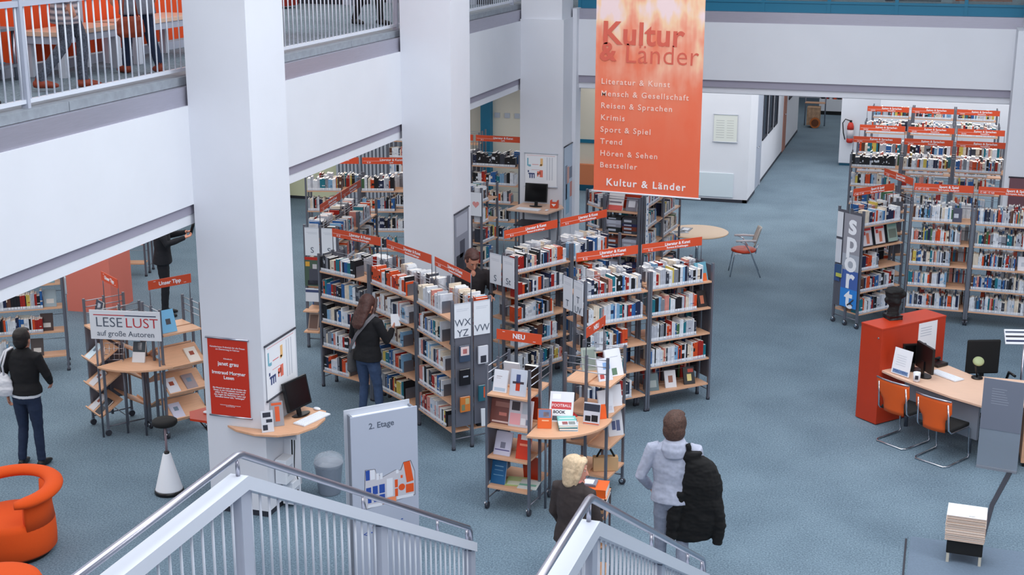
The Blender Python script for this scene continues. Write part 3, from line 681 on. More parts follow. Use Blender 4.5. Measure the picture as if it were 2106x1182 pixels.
poster(T(1.14, 24.28, 1.1), .5, 1.0, 'dark photo poster on the column at the right photo edge', colm('poster_plum', (110, 74, 84)), STD, ((0, 0, 1, .3, (60, 50, 64)),))

# ---------------------------------------------------------------- computer terminals
def monitor(M, label, w=.38, h=.31):
    t = thing('computer_monitor', label, 'monitor'); t.matrix_world = M
    MB().box(-w/2, w/2, -.02, .015, .08, .08+h, BLK).box(-w/2+.02, w/2-.02, -.0215, -.02, .1, .06+h, SCRN).build('screen', t, bevel=.004)
    MB().box(-.03, .03, .01, .03, .01, .2, BLK).prism([(.12*math.cos(a*.39), .09*math.sin(a*.39)) for a in range(16)], 0, .012, BLK).build('stand', t)
    return t
def keyboard(M, label):
    t = MB().box(-.22, .22, -.08, .08, 0, .018, colm('keyboard_white', (222, 226, 234))).build('keyboard', bevel=.004); t.matrix_world = M; tag(t, label, 'keyboard')
    k = MB()
    for r_ in range(5):
        for c in range(18): k.box(-.205+c*.0228, -.186+c*.0228, -.066+r_*.027, -.044+r_*.027, .018, .023, colm('key_white', (240, 242, 248)))
    k.build('keys', t); return t
def mouse(M, label):
    b = MB().ell((0, 0, .012), .03, .05, .016, colm('mouse_white', (226, 228, 236)), n=14, m_=8); o = b.build('computer_mouse'); o.matrix_world = M; tag(o, label, 'mouse'); return o
KX = thing('terminal_desk', 'curved beech terminal desk wrapped around the near column', 'desk', -6.67, 12.6, 1.0)
MB().prism([(-.45, -.004), (-.3, -.10), (-.05, -.16), (.2, -.12), (.38, .02), (.48, .25), (.47, .5), (.38, .72), (.02, .8), (.02, -.004)], 0, .025, BEE).build('desk_top', KX, bevel=.003)
MB().box(.04, .1, .3, .5, -.16, 0, BLK).box(.02, .3, .1, .13, -.1, 0, LGREY).build('bracket', KX)
monitor(T(-6.50, 13.12, 1.026, R(78), R(-12)), 'black flat computer monitor leaning back on the curved column desk', .40, .33)
keyboard(T(-6.32, 13.02, 1.026, R(75)), 'white keyboard on the curved beech desk at the near column')
mouse(T(-6.40, 13.32, 1.026, R(70)), 'white mouse beside the keyboard on the curved column desk')
o = MB().tube([(-6.55, 12.98, .98), (-6.56, 12.99, .75), (-6.55, 12.96, .5), (-6.6, 13.0, .3), (-6.5, 13.1, .02)], .008, BLK, 6).tube([(-6.53, 13.0, .98), (-6.52, 12.97, .7), (-6.55, 13.0, .45), (-6.52, 13.02, .3)], .006, BLK, 6).build('cable'); tag(o, 'black cables hanging below the curved column desk', 'cable')
for (x, y, z, h, lab) in ((-6.655, 12.75, .34, .28, 'upper white socket box on the near column foot'), (-6.655, 12.9, .04, .26, 'lower white socket box at the near column foot')):
    t = thing('socket_box', lab, 'socket box', x, y, z); MB().box(0, .13, 0, .2, 0, h, WHITE).build('casing', t, bevel=.006)
    MB().box(.13, .133, .04, .16, h*.3, h*.7, LGREY).tube([(.134, .1, h*.5), (.14, .1, h*.5)], .018, BLK, 10).build('socket', t)
for i, (y_, w_, h_, lab, c) in enumerate(((12.53, .13, .23, 'black-and-white flyer standing at the column corner on the curved desk', (206, 208, 216)), (12.72, .14, .27, 'grey flyer with orange figure standing beside the monitor on the curved desk', (150, 152, 160)))):
    o = MB().box(-w_/2, w_/2, 0, .012, 0, h_, colm('flyer_%d' % i, c))
    for q in (((.1, .1, .5, .35), (.4, .45, .9, .6), (.15, .7, .8, .92)) if i == 0 else ((.35, .2, .7, .8), (.1, .85, .9, .95))): o.box(-w_/2+q[0]*w_, -w_/2+q[2]*w_, -.001, 0, q[1]*h_, q[3]*h_, colm(*(('flyer_ink', (40, 44, 58)) if i == 0 else ('flyer_orange', (214, 92, 50)))))
    o = o.build('flyer'); o.matrix_world = T(-6.60+.02*i, y_, 1.027, R(38), R(-12)); tag(o, lab, 'flyer')
# waste bin
t = thing('waste_bin', 'translucent grey waste bin with a plastic liner beside the near column', 'bin', -6.33, 13.42, 0)
MB().lathe([(.12, 0), (.125, .01), (.16, .36), (.165, .37), (.155, .37), (.12, .02)], mat('bin_plastic', (150, 160, 176), .3, alpha=.75), 28).build('bucket', t)
b = MB().lathe([(.15, .30), (.168, .36), (.175, .38), (.15, .44), (.1, .47), (.02, .48)], mat('liner_film', (216, 224, 236), .25, alpha=.3, noise_amt=.2, scale=30), 28); lo = b.build('liner', t)
for v in lo.data.vertices: v.co += Vector((noise.noise(v.co*22), noise.noise(v.co*22+Vector((5, 5, 5))), noise.noise(v.co*25)))*.014
# 2. Etage stele
t = thing('floor_directory', 'tall grey directory panel headed 2. Etage with a coloured floor plan', 'sign', -5.02, 11.14, 0, math.atan2(.50, .48))
PW = .68
MB().box(0, PW, -.004, .012, 0, 1.86, colm('directory_grey', (176, 184, 202))).build('front_sheet', t)
MB().box(-.02, PW-.03, .1, .115, 0, 1.9, LGREY).build('rear_sheet', t)
MB().box(0.01, .03, .012, .1, 0, 1.86, MGREY).box(PW-.05, PW-.03, .012, .1, 0, 1.86, MGREY).box(0.03, PW-.05, .03, .1, 1.8, 1.84, WHITE).build('edge_frame', t)
pl = MB(); gx = lambda u: .12+u*.52; gz = lambda v: .965+v*.44
OR_ = colm('plan_orange', (222, 84, 26)); BL_ = colm('plan_blue', (36, 74, 160)); WH_ = colm('plan_white', (222, 226, 236)); PK_ = colm('plan_apricot', (232, 140, 98)); LG_ = colm('plan_grey', (196, 196, 206)); OUT = colm('plan_outline', (60, 60, 70))
def pq(poly, mt, d): pl.prism([(gx(u), gz(v)) for u, v in poly], 0, .0004, mt, T(0, -.0045-d, 0) @ FR)
pq([(-.01, .1), (.02, -.11), (.98, -.015), (1.01, .0), (1.01, .55), (.93, .82), (.78, .81), (.72, .64), (.62, .67), (.35, .56), (.24, .68), (.22, .78), (.02, .8)], OUT, 0)
pq([(0, .1), (.03, -.1), (.97, -.005), (1, .01), (1, .55), (.92, .81), (.79, .80), (.73, .63), (.62, .66), (.35, .55), (.24, .67), (.21, .77), (.03, .79)], LG_, .0005)
for (a, b_, c, d, mt) in ((.03, .55, .11, .78, BL_), (.12, .55, .21, .77, WH_), (.24, .52, .29, .67, WH_), (.31, .52, .36, .66, WH_), (.03, .2, .13, .38, BL_), (.16, .2, .26, .39, BL_), (.29, .2, .4, .4, BL_), (.06, .02, .13, .16, BL_), (.18, .02, .25, .17, BL_), (.29, .02, .4, .17, BL_),
                          (.44, .08, .56, .5, WH_), (.60, .26, .66, .44, OR_), (.60, .05, .66, .23, OR_), (.63, .58, .68, .66, WH_), (.72, .45, .76, .52, OR_), (.82, .08, .98, .28, OR_), (.36, -.07, .62, .06, PK_), (.64, -.03, .97, .04, WH_), (.06, -.09, .34, -.02, WH_)):
    pq([(a, b_), (c, b_), (c, d), (a, d)], mt, .001)
pq([(.78, .80), (.91, .81), (.98, .34), (.84, .32)], OR_, .0012)
pl.tube([(gx(.74), -.0055, gz(.24)), (gx(.74), -.0062, gz(.24))], .034, OR_, 20)
for i in range(11): pl.box(.14+i*.035, .16+i*.035, -.0048, -.004, .655+i*.008, .665+i*.008, BL_)
fs_ = [c for c in t.children if c.name.startswith('front')][0]
pl.build('floor_plan', fs_)
text('2. Etage', .082, DTXT, fs_, T(.31, -.0048, 1.74) @ FR, bold=.001)
text('Ausgang', .05, OR_, fs_, T(.27, -.0048, .73) @ FR); text('<', .08, BL_, fs_, T(.12, -.0048, .66) @ FR)
# stool with a cone foot
t = thing('stool', 'leaning stool with black round seat and white cone foot', 'stool', -8.07, 12.88, 0)
MB().lathe([(.16, 0), (.165, .02), (.16, .05)], BLK, 32).build('base_ring', t)
MB().lathe([(.157, .05), (.15, .06), (.045, .47), (.04, .475)], WHITE, 32).build('cone', t)
MB().tube([(0, 0, .47), (0, 0, .83)], .014, colm('pink_grey', (150, 132, 140)), 10).tube([(0, 0, .47), (0, 0, .5)], .03, BLK, 12).build('column', t)
MB().lathe([(.02, .81), (.125, .82), (.14, .84), (.14, .87), (.12, .885), (.02, .88)], BLKM, 32).build('seat', t)
# small orange terminal shelf behind the near column
t = thing('terminal_desk', 'small red-orange terminal shelf on the left side of the near column', 'desk', -7.38, 12.75, .95)
MB().prism([(0, 0), (0, .55), (-.25, .5), (-.42, .22), (-.3, .02)], 0, .025, ORC).build('desk_top', t)
MB().tube([(-.02, .1, -.25), (-.3, .15, 0)], .008, BLK, 6).tube([(-.02, .4, -.25), (-.3, .3, 0)], .008, BLK, 6).build('bracket', t)
mouse(T(-7.58, 12.98, .976, R(100)), 'white mouse on the small red-orange terminal shelf')
# terminal at the far column
t = thing('terminal_desk', 'pale beech terminal desk on steel legs before the far column', 'desk', -7.42, 23.6, 0)
MB().prism([(0, .0), (.8, -.13), (.95, .45), (.85, .66), (.12, .66)], 1.13, 1.16, BEL).build('desk_top', t, bevel=.003)
for (x, y) in ((.14, .12), (.14, .6), (.8, .05), (.82, .55)): MB().box(x-.015, x+.015, y-.015, y+.015, 0, 1.13, ST).build('leg', t)
MB().box(.1, .84, .1, .6, .84, .86, STD).build('cable_tray', t)
monitor(T(-6.98, 23.98, 1.162, R(0), R(-8)), 'black computer monitor at the far column below the floor plan', .42, .34)
keyboard(T(-7.02, 23.66, 1.162, R(-6)), 'white keyboard at the far column')
mouse(T(-6.68, 23.66, 1.162), 'white mouse beside the far column keyboard')
t = thing('pencil_box', 'small orange paper slip holder beside the far monitor', 'box', -6.62, 23.95, 1.162)
MB().box(-.07, .07, -.04, .06, 0, .1, ORA).box(-.07, -.055, -.04, .06, .1, .14, ORA).box(.055, .07, -.04, .06, .1, .14, ORA).build('holder', t)
MB().prism([(-.045, .02), (.045, .02), (0, -.03)], 0, .002, PAPER, T(0, -.042, .06) @ FR).build('paper_slips', t)

# ---------------------------------------------------------------- round table and armchair
t = thing('round_table', 'round pale beech table beside the bookcases under the banner', 'table', -4.12, 24.72, 0)
MB().lathe([(.02, .70), (.55, .70), (.565, .71), (.565, .722), (.55, .73), (.02, .73)], mat('table_beech', (232, 200, 168), .45), 48).build('table_top', t)
MB().lathe([(.03, .02), (.03, .70)], CHR, 16).build('column', t); MB().lathe([(.28, 0), (.28, .015), (.04, .04)], SATIN, 32).build('base', t)
for i, (x, y, c) in enumerate(((-4.42, 24.55, 'grey magazine with curved frame lying on the round table'), (-4.35, 24.8, 'open pale magazine lying farther back on the round table'))):
    o = MB().box(-.15, .15, -.1, .1, 0, .006, (LGREY, MGREY)[i]).box(-.1, .1, -.06, .05, .006, .0075, (STD, PAPER)[i]).build('magazine'); o.location = (x, y, .731); o.rotation_euler.z = .5+i; tag(o, c, 'magazine')
t = thing('armchair', 'chrome armchair with orange seat beside the round table', 'chair', -3.26, 24.68, 0, R(-78))
# local: faces -y ... seat front toward -y
MB().rings([((0, -.0, .43), .2, .19), ((0, 0, .44), .235, .225), ((0, 0, .47), .235, .225), ((0, 0, .485), .2, .19)], ORC, 28).build('seat', t)
bk = MB()
vs = []; fs = []
for j in range(9):
    for i in range(9):
        u = (i-4)/4; v = j/8; w_ = .2*(1-.25*(v**3)); vs.append((u*w_, .2+.10*v-.05*u*u, .56+.32*v))
for j in range(8):
    for i in range(8): a = j*9+i; fs.append((a, a+1, a+10, a+9))
bk.add(vs, fs, mat('chair_shell', (196, 186, 178), .5), smooth=True); bo = bk.build('backrest', t); so = bo.modifiers.new('solid', 'SOLIDIFY'); so.thickness = .015
for s in (-1, 1):
    MB().tube([(s*.23, -.24, 0), (s*.2, -.17, .42), (s*.2, .1, .43)], .011, CHR, 8).build('front_leg', t)
    MB().tube([(s*.24, .3, 0), (s*.2, .12, .43), (s*.22, .0, .62), (s*.23, -.1, .66)], .011, CHR, 8).build('rear_leg', t)
    MB().tube([(s*.17, .2, .43), (s*.15, .24, .6)], .01, CHR, 8).build('back_support', t)
    MB().tube([(s*.24, -.16, .665), (s*.24, .0, .675), (s*.22, .2, .67)], .02, mat('arm_pad', (206, 200, 204), .5), 10).build('armrest', t)

# ---------------------------------------------------------------- red-orange lounge chairs
def lounge(x, y, rz, label, ring=True):
    t = thing('lounge_chair', label, 'armchair', x, y, 0, rz)
    MB().lathe([(.36, 0), (.37, .02), (.37, .06)], BLKM, 40).build('base', t)
    MB().lathe([(.40, .05), (.425, .08), (.43, .2), (.425, .36), (.40, .41), (.34, .425), (.1, .42), (.01, .42)], ORB, 48).build('seat', t)
    if ring:
        rs = []
        n = 40
        for i in range(n+1):
            a = R(-36+i*239/n); q = min(i, n-i)/n
            k = min(1, .62+q*6) if i < n/2 else 1
            tl = Matrix.Rotation(a, 3, 'Z') @ Matrix.Rotation(R(90), 3, 'X')
            rs.append(((.44*math.cos(a), .44*math.sin(a), .70+.03*math.sin(a)), .092*k, .055*k, tl))
        MB().rings(rs, ORB, 18).build('arm_ring', t)
        b = MB(); rs = []
        vs = []; fs = []
        for i in range(25):
            a = R(-22+i*102/24)
            for (r_, z) in ((.425, .34), (.405, .52), (.43, .70), (.34, .70), (.33, .5), (.33, .36)): vs.append((r_*math.cos(a), r_*math.sin(a), z))
        for i in range(24):
            for k in range(6): fs.append((i*6+k, (i+1)*6+k, (i+1)*6+(k+1) % 6, i*6+(k+1) % 6))
        fs.append(tuple(range(6))); fs.append(tuple(24*6+i for i in range(5, -1, -1)))
        b.add(vs, fs, ORB, smooth=True); b.build('backrest', t)
    return t
lounge(-8.80, 11.07, R(-12), 'red-orange lounge chair with a ring armrest at the lower left')
lounge(-8.03, 9.78, 0, 'red-orange round seat cropped by the bottom left corner', ring=False)
# ---------------------------------------------------------------- information desk
t = thing('cabinet', 'tall red-orange cabinet with the black bust on top', 'cabinet', -.52, 17.46, 0, math.atan2(.86, .75)-R(0))
aa = math.atan2(.86, .75)
MB().box(0, 1.16, .0, .36, .012, 1.27, ORC).build('body', t, bevel=.004)
MB().box(-.003, 1.163, -.003, .363, 1.27, 1.295, ORC).build('top_board', t, bevel=.003)
MB().tube([(-.002, .05, 1.16), (-.012, .05, 1.16)], .012, CHR, 10).build('lock', t)
o = MB().box(.66, 1.0, -.0035, -.001, .86, 1.26, PAPER); 
for i in range(4): o.box(.70, .9, -.0045, -.0035, 1.08+i*.035, 1.09+i*.035, LGREY)
o = o.build('notice_sheet'); o.location = t.location; o.rotation_euler = t.rotation_euler; tag(o, 'white sheet of paper taped to the red-orange cabinet', 'paper')
# bust
t = thing('bust', 'black sculpted head standing on the red-orange cabinet', 'sculpture', -.42, 17.98, 1.295, R(-60)); t.scale = (.84, .84, .84)
b = MB().box(-.11, .11, -.11, .11, 0, .07, BLK).rings([((0, 0, .05), .1, .1), ((0, 0, .12), .085, .085), ((0, .01, .2), .075, .08), ((0, .0, .26), .1, .11), ((0, 0, .33), .115, .12), ((0, .0, .40), .12, .13), ((0, .01, .45), .135, .14), ((0, .01, .48), .12, .12), ((0, .0, .50), .05, .05)], BLKM, 20)
b.ell((0, -.12, .3), .03, .04, .05, BLKM).ell((.11, 0, .3), .03, .04, .05, BLKM).ell((-.11, .02, .3), .03, .04, .05, BLKM).ell((0, -.08, .43), .11, .06, .03, BLKM).ell((.05, .1, .4), .07, .07, .07, BLKM)
BUST = (b, t)
# desk
t = thing('desk', 'curved beech information desk between the orange cabinet and the grey panel', 'desk')
top = [(-.50, 17.50), (-.30, 17.28), (.0, 17.02), (.35, 16.72), (.72, 16.48), (1.9, 16.9), (1.9, 17.55), (1.16, 17.62), (.62, 17.62), (.40, 17.86), (.17, 18.12)]
MB().prism(top, .71, .74, BEL).build('desk_top', t, bevel=.004)
MB().prism([(-.2, 17.36), (.68, 16.62), (.70, 16.64), (-.18, 17.40)], .25, .71, MGREY).build('modesty_panel', t)
for (x, y) in ((-.15, 17.55), (.62, 16.85), (.35, 17.7), (1.8, 17.2)): MB().tube([(x, y, 0), (x, y, .71)], .025, SATIN, 12).build('leg', t)
monitor(T(.02, 17.40, .742, R(120), 0), 'black computer monitor standing on the information desk, seen from its side', .40, .33)
monitor(T(-.12, 17.62, .742, R(25), 0), 'second black monitor behind the desk, next to the cabinet', .30, .27)
keyboard(T(.29, 17.48, .742, R(-42)), 'white keyboard on the information desk')
mouse(T(.10, 17.72, .742, R(-30)), 'white mouse with red tip beside the information desk keyboard')
ph = thing('telephone', 'black telephone on the information desk near the cabinet', 'telephone', .18, 17.92, .742, R(-40))
MB().box(-.09, .09, -.1, .1, 0, .04, BLK).build('base', ph, bevel=.008); MB().tube([(-.06, -.09, .06), (-.05, 0, .07), (-.06, .1, .06)], [.022, .014, .022], BLK, 10).build('handset', ph)
t = thing('brochure_holder', 'white information sheet in a clear stand on the desk', 'sign', -.27, 17.33, .742, R(-38))
b = MB().box(-.14, .14, 0, .006, .01, .34, PAPER, T(0, 0, 0, 0, R(-10))).box(-.12, .12, -.001, 0, .02, .07, colm('sheet_blue', (120, 150, 190)), T(0, 0, 0, 0, R(-10))).build('sheet', t)
text('MACHEN', .05, colm('sheet_blue2', (70, 100, 160)), b, T(0, 0, 0, 0, R(-10)) @ T(0, -.003, .05) @ FR)
for i in range(5): MB().box(-.09, .06, -.0015, 0, .13+i*.03, .135+i*.03, LGREY, T(0, 0, 0, 0, R(-10))).build('text_line', b)
t = thing('mug', 'white pen cup with a dark emblem on the information desk', 'cup', -.06, 17.16, .742)
MB().lathe([(.03, 0), (.04, .01), (.045, .12), (.04, .12), (.035, .015)], WHITE, 20).build('cup', t); MB().box(-.02, .02, -.047, -.043, .04, .09, STD).build('emblem', t)
# cantilever chairs
def cant(x, y, rz, label):
    t = thing('cantilever_chair', label, 'chair', x, y, 0, rz, 'orange cantilever chairs at the information desk')
    # faces +y ; backrest at y=-.22
    for s in (-1, 1):
        MB().tube([(s*.22, .22, .02), (s*.22, .24, .04), (s*.22, .22, .12), (s*.22, .2, .40), (s*.22, .17, .43), (s*.22, -.2, .43), (s*.21, -.24, .47), (s*.2, -.28, .80)], .0115, CHR, 8).build('side_tube', t)
    MB().tube([(-.22, .22, .02), (-.22, -.2, .012), (-.19, -.26, .012), (.19, -.26, .012), (.22, -.2, .012), (.22, .22, .02)], .0115, CHR, 8).build('floor_runner', t)
    MB().box(-.21, .21, -.2, .22, .42, .47, BLKM).build('seat', t, bevel=.015)
    vs = []; fs = []
    for j in range(9):
        for i in range(9):
            u = (i-4)/4; v = j/8; w_ = .15+.09*min(1, max(0, (v-.35)*4)); vs.append((u*w_, -.25-.06*v+.03*u*u-.0, .42+.42*v))
    for j in range(8):
        for i in range(8): a = j*9+i; fs.append((a, a+1, a+10, a+9))
    b = MB(); b.add(vs, fs, mat('seat_orange', (226, 92, 22), .55), smooth=True); o = b.build('backrest', t); m_ = o.modifiers.new('s', 'SOLIDIFY'); m_.thickness = .02
    MB().tube([(-.24, -.278, .845), (-.12, -.302, .845), (0, -.31, .845), (.12, -.302, .845), (.24, -.278, .845)], .011, SATIN, 8).build('top_trim', t)
    return t
cant(-.17, 17.0, R(-36), 'orange cantilever chair, left of the pair before the information desk')
cant(.30, 16.56, R(-32), 'orange cantilever chair, right of the pair beside the grey panel')
# office chair
t = thing('office_chair', 'black office chair behind the information desk, beside the grey panel', 'chair', .82, 18.0, 0, R(200))
for k in range(5):
    a = R(72*k+10); MB().tube([(0, 0, .09), (.27*math.cos(a), .27*math.sin(a), .07)], [.025, .018], BLK, 8).tube([(.27*math.cos(a)-.015, .27*math.sin(a), .03), (.27*math.cos(a)+.015, .27*math.sin(a), .03)], .03, BLK, 10).build('foot', t)
MB().tube([(0, 0, .09), (0, 0, .44)], .03, BLK, 12).build('column', t)
MB().box(-.23, .23, -.22, .24, .44, .51, BLKM).build('seat', t, bevel=.03)
MB().box(-.22, .22, -.27, -.23, .58, 1.04, BLKM).build('backrest', t, bevel=.02); MB().box(-.03, .03, -.29, -.24, .42, .7, BLK).build('back_bar', t)
MB().tube([(.26, -.12, .46), (.28, -.05, .66), (.28, .14, .67)], .018, BLK, 8).build('armrest', t); MB().tube([(-.26, -.12, .46), (-.28, -.05, .66), (-.28, .14, .67)], .018, BLK, 8).build('armrest', t)
t = thing('desk_lamp', 'small black desk lamp with a pale green round shade', 'lamp', .66, 17.52, .742, 0)
MB().lathe([(.07, 0), (.07, .015), (.01, .02)], BLK, 20).build('base', t); MB().tube([(0, 0, .015), (-.03, 0, .15), (0, 0, .24)], .01, BLK, 8).build('arm', t)
MB().lathe([(.07, .0), (.065, .012), (.04, .022), (.01, .026)], mat('lamp_green', (150, 160, 118), .5), 24, T(0, 0, .22, 0, R(40))).build('shade', t)
# partition panel and what stands right of it
t = thing('partition_screen', 'grey translucent partition panel at the right end of the desk', 'panel', .70, 16.40, 0, math.atan2(-.08, .45))
MB().box(0, .46, -.005, .005, .0, 1.12, TINT).build('acrylic_sheet', t)
sh = MB().box(.0, .455, -.010, -.006, .50, 1.12, colm('notice_slate', (112, 118, 134))); sh = sh.build('notice_sheet', t)
for i in range(7): MB().box(.1, .1+.12+.08*rnd.random(), -.0112, -.010, .82+i*.03, .828+i*.03, colm('slate_line', (140, 146, 160))).build('text_line', sh)
MB().box(0, .46, -.02, .02, 0, .03, MGREY).build('foot', t)
t = thing('side_cabinet', 'pale beech pedestal cabinet at the right photo edge', 'cabinet', 1.20, 16.55, 0, 0)
MB().box(0, .6, 0, .5, .05, .60, BEE).build('body', t, bevel=.003); MB().box(0.02, .58, .02, .48, 0, .05, BLK).build('plinth', t); MB().box(.02, .58, -.012, 0, .33, .58, BEE).build('drawer', t)
t = thing('leaflet_rack', 'tilted white leaflet holder with dark stripes at the right photo edge', 'rack', 1.05, 18.25, 0, R(14))
b = MB().box(-.06, .5, -.02, 0, 0, .2, WHITE, T(0, 0, 1.0, 0, R(-35))).build('tray', t)
for i in range(3): MB().box(-.05, .3, -.023, -.02, .03+i*.06, .055+i*.06, (NAVY, STD, DTXT)[i], T(0, 0, 1.0, 0, R(-35))).build('stripe', b)
MB().tube([(.2, .05, 0), (.2, .05, 1.0)], .015, SATIN, 8).box(.05, .35, -.1, .2, 0, .015, SATIN).build('stand', t)
o = MB().prism([(1.10, 16.3), (1.04, 16.3), (.83, 15.27), (.74, 14.3), (.76, 14.3), (.88, 15.27)], .0, .012, STD).build('cable_channel'); tag(o, 'dark cable channel on the carpet below the partition panel', 'cable channel')
# newspaper stool
t = thing('stool', 'low black stool with short wooden legs at the lower right', 'stool', .37, 13.66, .008, R(-3))
for (x, y) in ((.02, .02), (.33, .02), (.02, .25), (.33, .25)): MB().box(x-.014, x+.014, y-.014, y+.014, 0, .11, colm('pale_wood', (196, 190, 176))).build('leg', t)
MB().box(0, .35, 0, .27, .10, .25, BLKM).build('seat', t, bevel=.01)
t = thing('newspaper_stack', 'thick stack of pale newspapers on the low black stool', 'newspapers', .36, 13.65, .260, R(-3))
z = 0; i = 0; PP = [colm('newsprint_a', (222, 200, 184)), colm('newsprint_b', (204, 178, 162)), colm('newsprint_c', (232, 216, 204))]
ns = MB()
while z < .27:
    h = rnd.uniform(.005, .011); dx = rnd.uniform(-.008, .008); ns.box(-.01+dx, .365+dx, -.01+rnd.uniform(-.006, .006), .29, z, z+h-.001, PP[i % 3]); z += h; i += 1
o = ns.build('paper_layers', t)
MB().box(-.012, .368, -.014, .30, z, z+.004, PAPER).box(.0, .35, .03, .035, z+.004, z+.005, LGREY).box(.2, .26, .015, .02, z+.004, z+.0055, STD).build('front_page', t)
t = MB().prism([(.02, 14.18), (-.02, 11.6), (1.9, 11.6), (1.9, 14.1), (1.3, 14.12)], .001, .008, mat('blue_mat', (106, 124, 144), .7, noise_amt=.15, scale=60)).box(-.035, -.015, 11.6, 14.1, .0, .012, STD).build('floor_mat'); tag(t, 'flat blue-grey mat on the carpet under the low black stool', 'mat')
# extinguisher
t = thing('fire_extinguisher', 'red fire extinguisher hanging on the far white pillar', 'fire extinguisher', -2.24, 36.48, .62)
MB().lathe([(.06, 0), (.085, .02), (.085, .12)], colm('ext_red', (190, 44, 30)), 20).lathe([(.085, .12), (.085, .34)], colm('ext_label', (196, 190, 196)), 20).lathe([(.086, .34), (.085, .42), (.06, .5), (.03, .53)], colm('ext_red', (190, 44, 30)), 20).build('cylinder', t)
MB().box(-.03, .03, -.03, .03, .53, .58, BLK).build('valve', t); MB().tube([(0, 0, .56), (-.14, 0, .6), (-.2, 0, .5), (-.17, -.02, .25), (-.12, -.03, .08)], .014, BLK, 8).build('hose', t)
# trolley and far counter
t = thing('book_trolley', 'small trolley with a patterned box and wheel at the corridor end', 'trolley', -3.95, 42.9, 0)
MB().box(0, .38, 0, .4, .08, .62, mat('carton_print', (206, 168, 136), .7, noise_amt=.5, scale=9)).build('box', t)
MB().tube([(.26, -.04, .16), (.26, .0, .16)], .16, colm('wheel_orange', (196, 110, 50)), 20).tube([(.26, -.05, .16), (.26, -.04, .16)], .11, colm('wheel_dark', (110, 60, 30)), 20).build('wheel', t)
for x in (-.1, .5): MB().tube([(x, .5, 0), (x, .5, 1.5)], .02, SATIN, 8).build('post', t)
for z in (.7, 1.1): MB().box(-.1, .5, .3, .6, z, z+.02, BEE).build('shelf', t)
t = thing('low_bookcase', 'low white counter with dark books at the end of the corridor', 'bookcase', -3.85, 45.9, 0)
MB().box(0, 1.3, 0, .4, .12, .5, WHITE).box(0, 1.3, .02, .4, 0, .12, BLK).box(0, 1.3, .3, .4, .5, 1.3, BLKM).build('body', t)
for i in range(9): MB().box(.05+i*.13, .14+i*.13, .05, .28, .5, .75+.03*(i % 3), [PM[3], PM[8], PM[0], PM[7]][i % 4]).build('volume', t)
# ---------------------------------------------------------------- upper left gallery furniture
GZ = 4.66
t = thing('partition_wall', 'bright orange partition behind the gallery benches', 'partition', -9.55, 12.6, GZ)
for i in range(4):
    MB().box(-.04, 0, i*1.5, i*1.5+1.42, .12, 1.9, ORP).build('panel', t)
    MB().box(-.05, .02, i*1.5-.07, i*1.5-.01, 0, 1.9, GRP).build('post', t)
MB().box(-.05, .01, 0, 6, 0, .1, GRP).build('base_rail', t)
t = thing('partition_wall', 'dark red partition at the left end of the gallery', 'partition', -10.4, 10.5, GZ)
MB().box(-.04, 0, 0, 2.6, .0, 1.9, mat('deep_red', (150, 34, 16), .7)).build('panel', t)
def bench(y0, y1, label):
    t = thing('bench', label, 'bench', -9.45, y0, GZ)
    L = y1-y0
    MB().box(0, .52, 0, L, .44, .49, BEL).build('top', t, bevel=.004); MB().box(.02, .5, .02, L-.02, .36, .44, GRP).build('frame', t)
    for y in (.12, L-.12): MB().box(.42, .5, y-.04, y+.04, 0, .36, WHP).build('leg', t); MB().box(.02, .1, y-.04, y+.04, 0, .36, WHP).build('leg', t)
bench(12.75, 14.0, 'beech bench on white legs before the orange partition, nearer one')
bench(14.2, 15.7, 'beech bench on white legs before the orange partition, farther one')
t = thing('trolley_table', 'grey steel trolley with magazines at the top left corner', 'table', -10.05, 11.6, GZ)
MB().box(0, .75, 0, 1.0, .52, .55, MGREY).build('table_top', t); MB().box(0, .72, 0, 1.0, .14, .17, MGREY).build('lower_shelf', t)
for x in (.05, .7):
    for y in (.06, .94): MB().tube([(x, y, 0), (x, y, .52)], .018, SATIN, 8).build('leg', t)
for i in range(5):
    o = MB().box(-.12, .12, -.09, .09, 0, .012, [colm('mag_a', (150, 196, 206)), PAPER, colm('mag_b', (222, 206, 150)), LGREY, colm('mag_c', (90, 140, 170))][i]).build('magazine'); o.location = (-9.75+.14*(i % 3), 11.85+.16*i, GZ+.172+.014*(i % 2)); o.rotation_euler.z = i*.7
    tag(o, ['pale blue', 'white', 'cream', 'grey', 'mid blue'][i]+' magazine on the lower shelf of the gallery trolley', 'magazine', 'magazines on the gallery trolley')
o = MB().box(-.12, .12, -.2, .2, 0, .01, PAPER).box(-.09, .09, -.17, .17, .01, .012, DTXT).build('folder'); o.location = (-9.8, 12.1, GZ+.552); tag(o, 'white framed card lying on the steel trolley top', 'card')
# seen in the second gap: wooden counters far back on the gallery
WOD = mat('dark_cherry', (172, 96, 66), .5, kind='wood', noise_amt=.25, scale=4)
for i, (x, y, w_, lab) in enumerate(((-12.6, 24.6, 2.0, 'reddish wooden counter on the gallery, left in the second gap'), (-10.5, 25.4, 2.1, 'reddish wooden counter on the gallery, right in the second gap'), (-9.3, 29.5, 2.6, 'reddish wooden shelf seen through the third gap of the gallery'))):
    t = thing('counter', lab, 'counter', x, y, GZ)
    MB().box(0, w_, .1, .5, .12, 1.3, WOD).build('body', t); MB().box(.3, w_-.4, .08, .1, .4, .62, STD).build('recess', t); MB().box(0, w_, .1, .5, 0, .12, STD).build('plinth', t)
    MB().box(.1, .28, 0, .12, 0, 1.2, GRP).box(w_-.35, w_-.2, 0, .12, 0, 1.2, GRP).build('post', t)
t = thing('bookcase', 'dark red shelf end just right of the near column on the gallery', 'bookcase', -11.95, 23.2, GZ); MB().box(0, .5, 0, .5, .05, 1.6, mat('deep_red', (150, 34, 16), .7)).build('body', t)
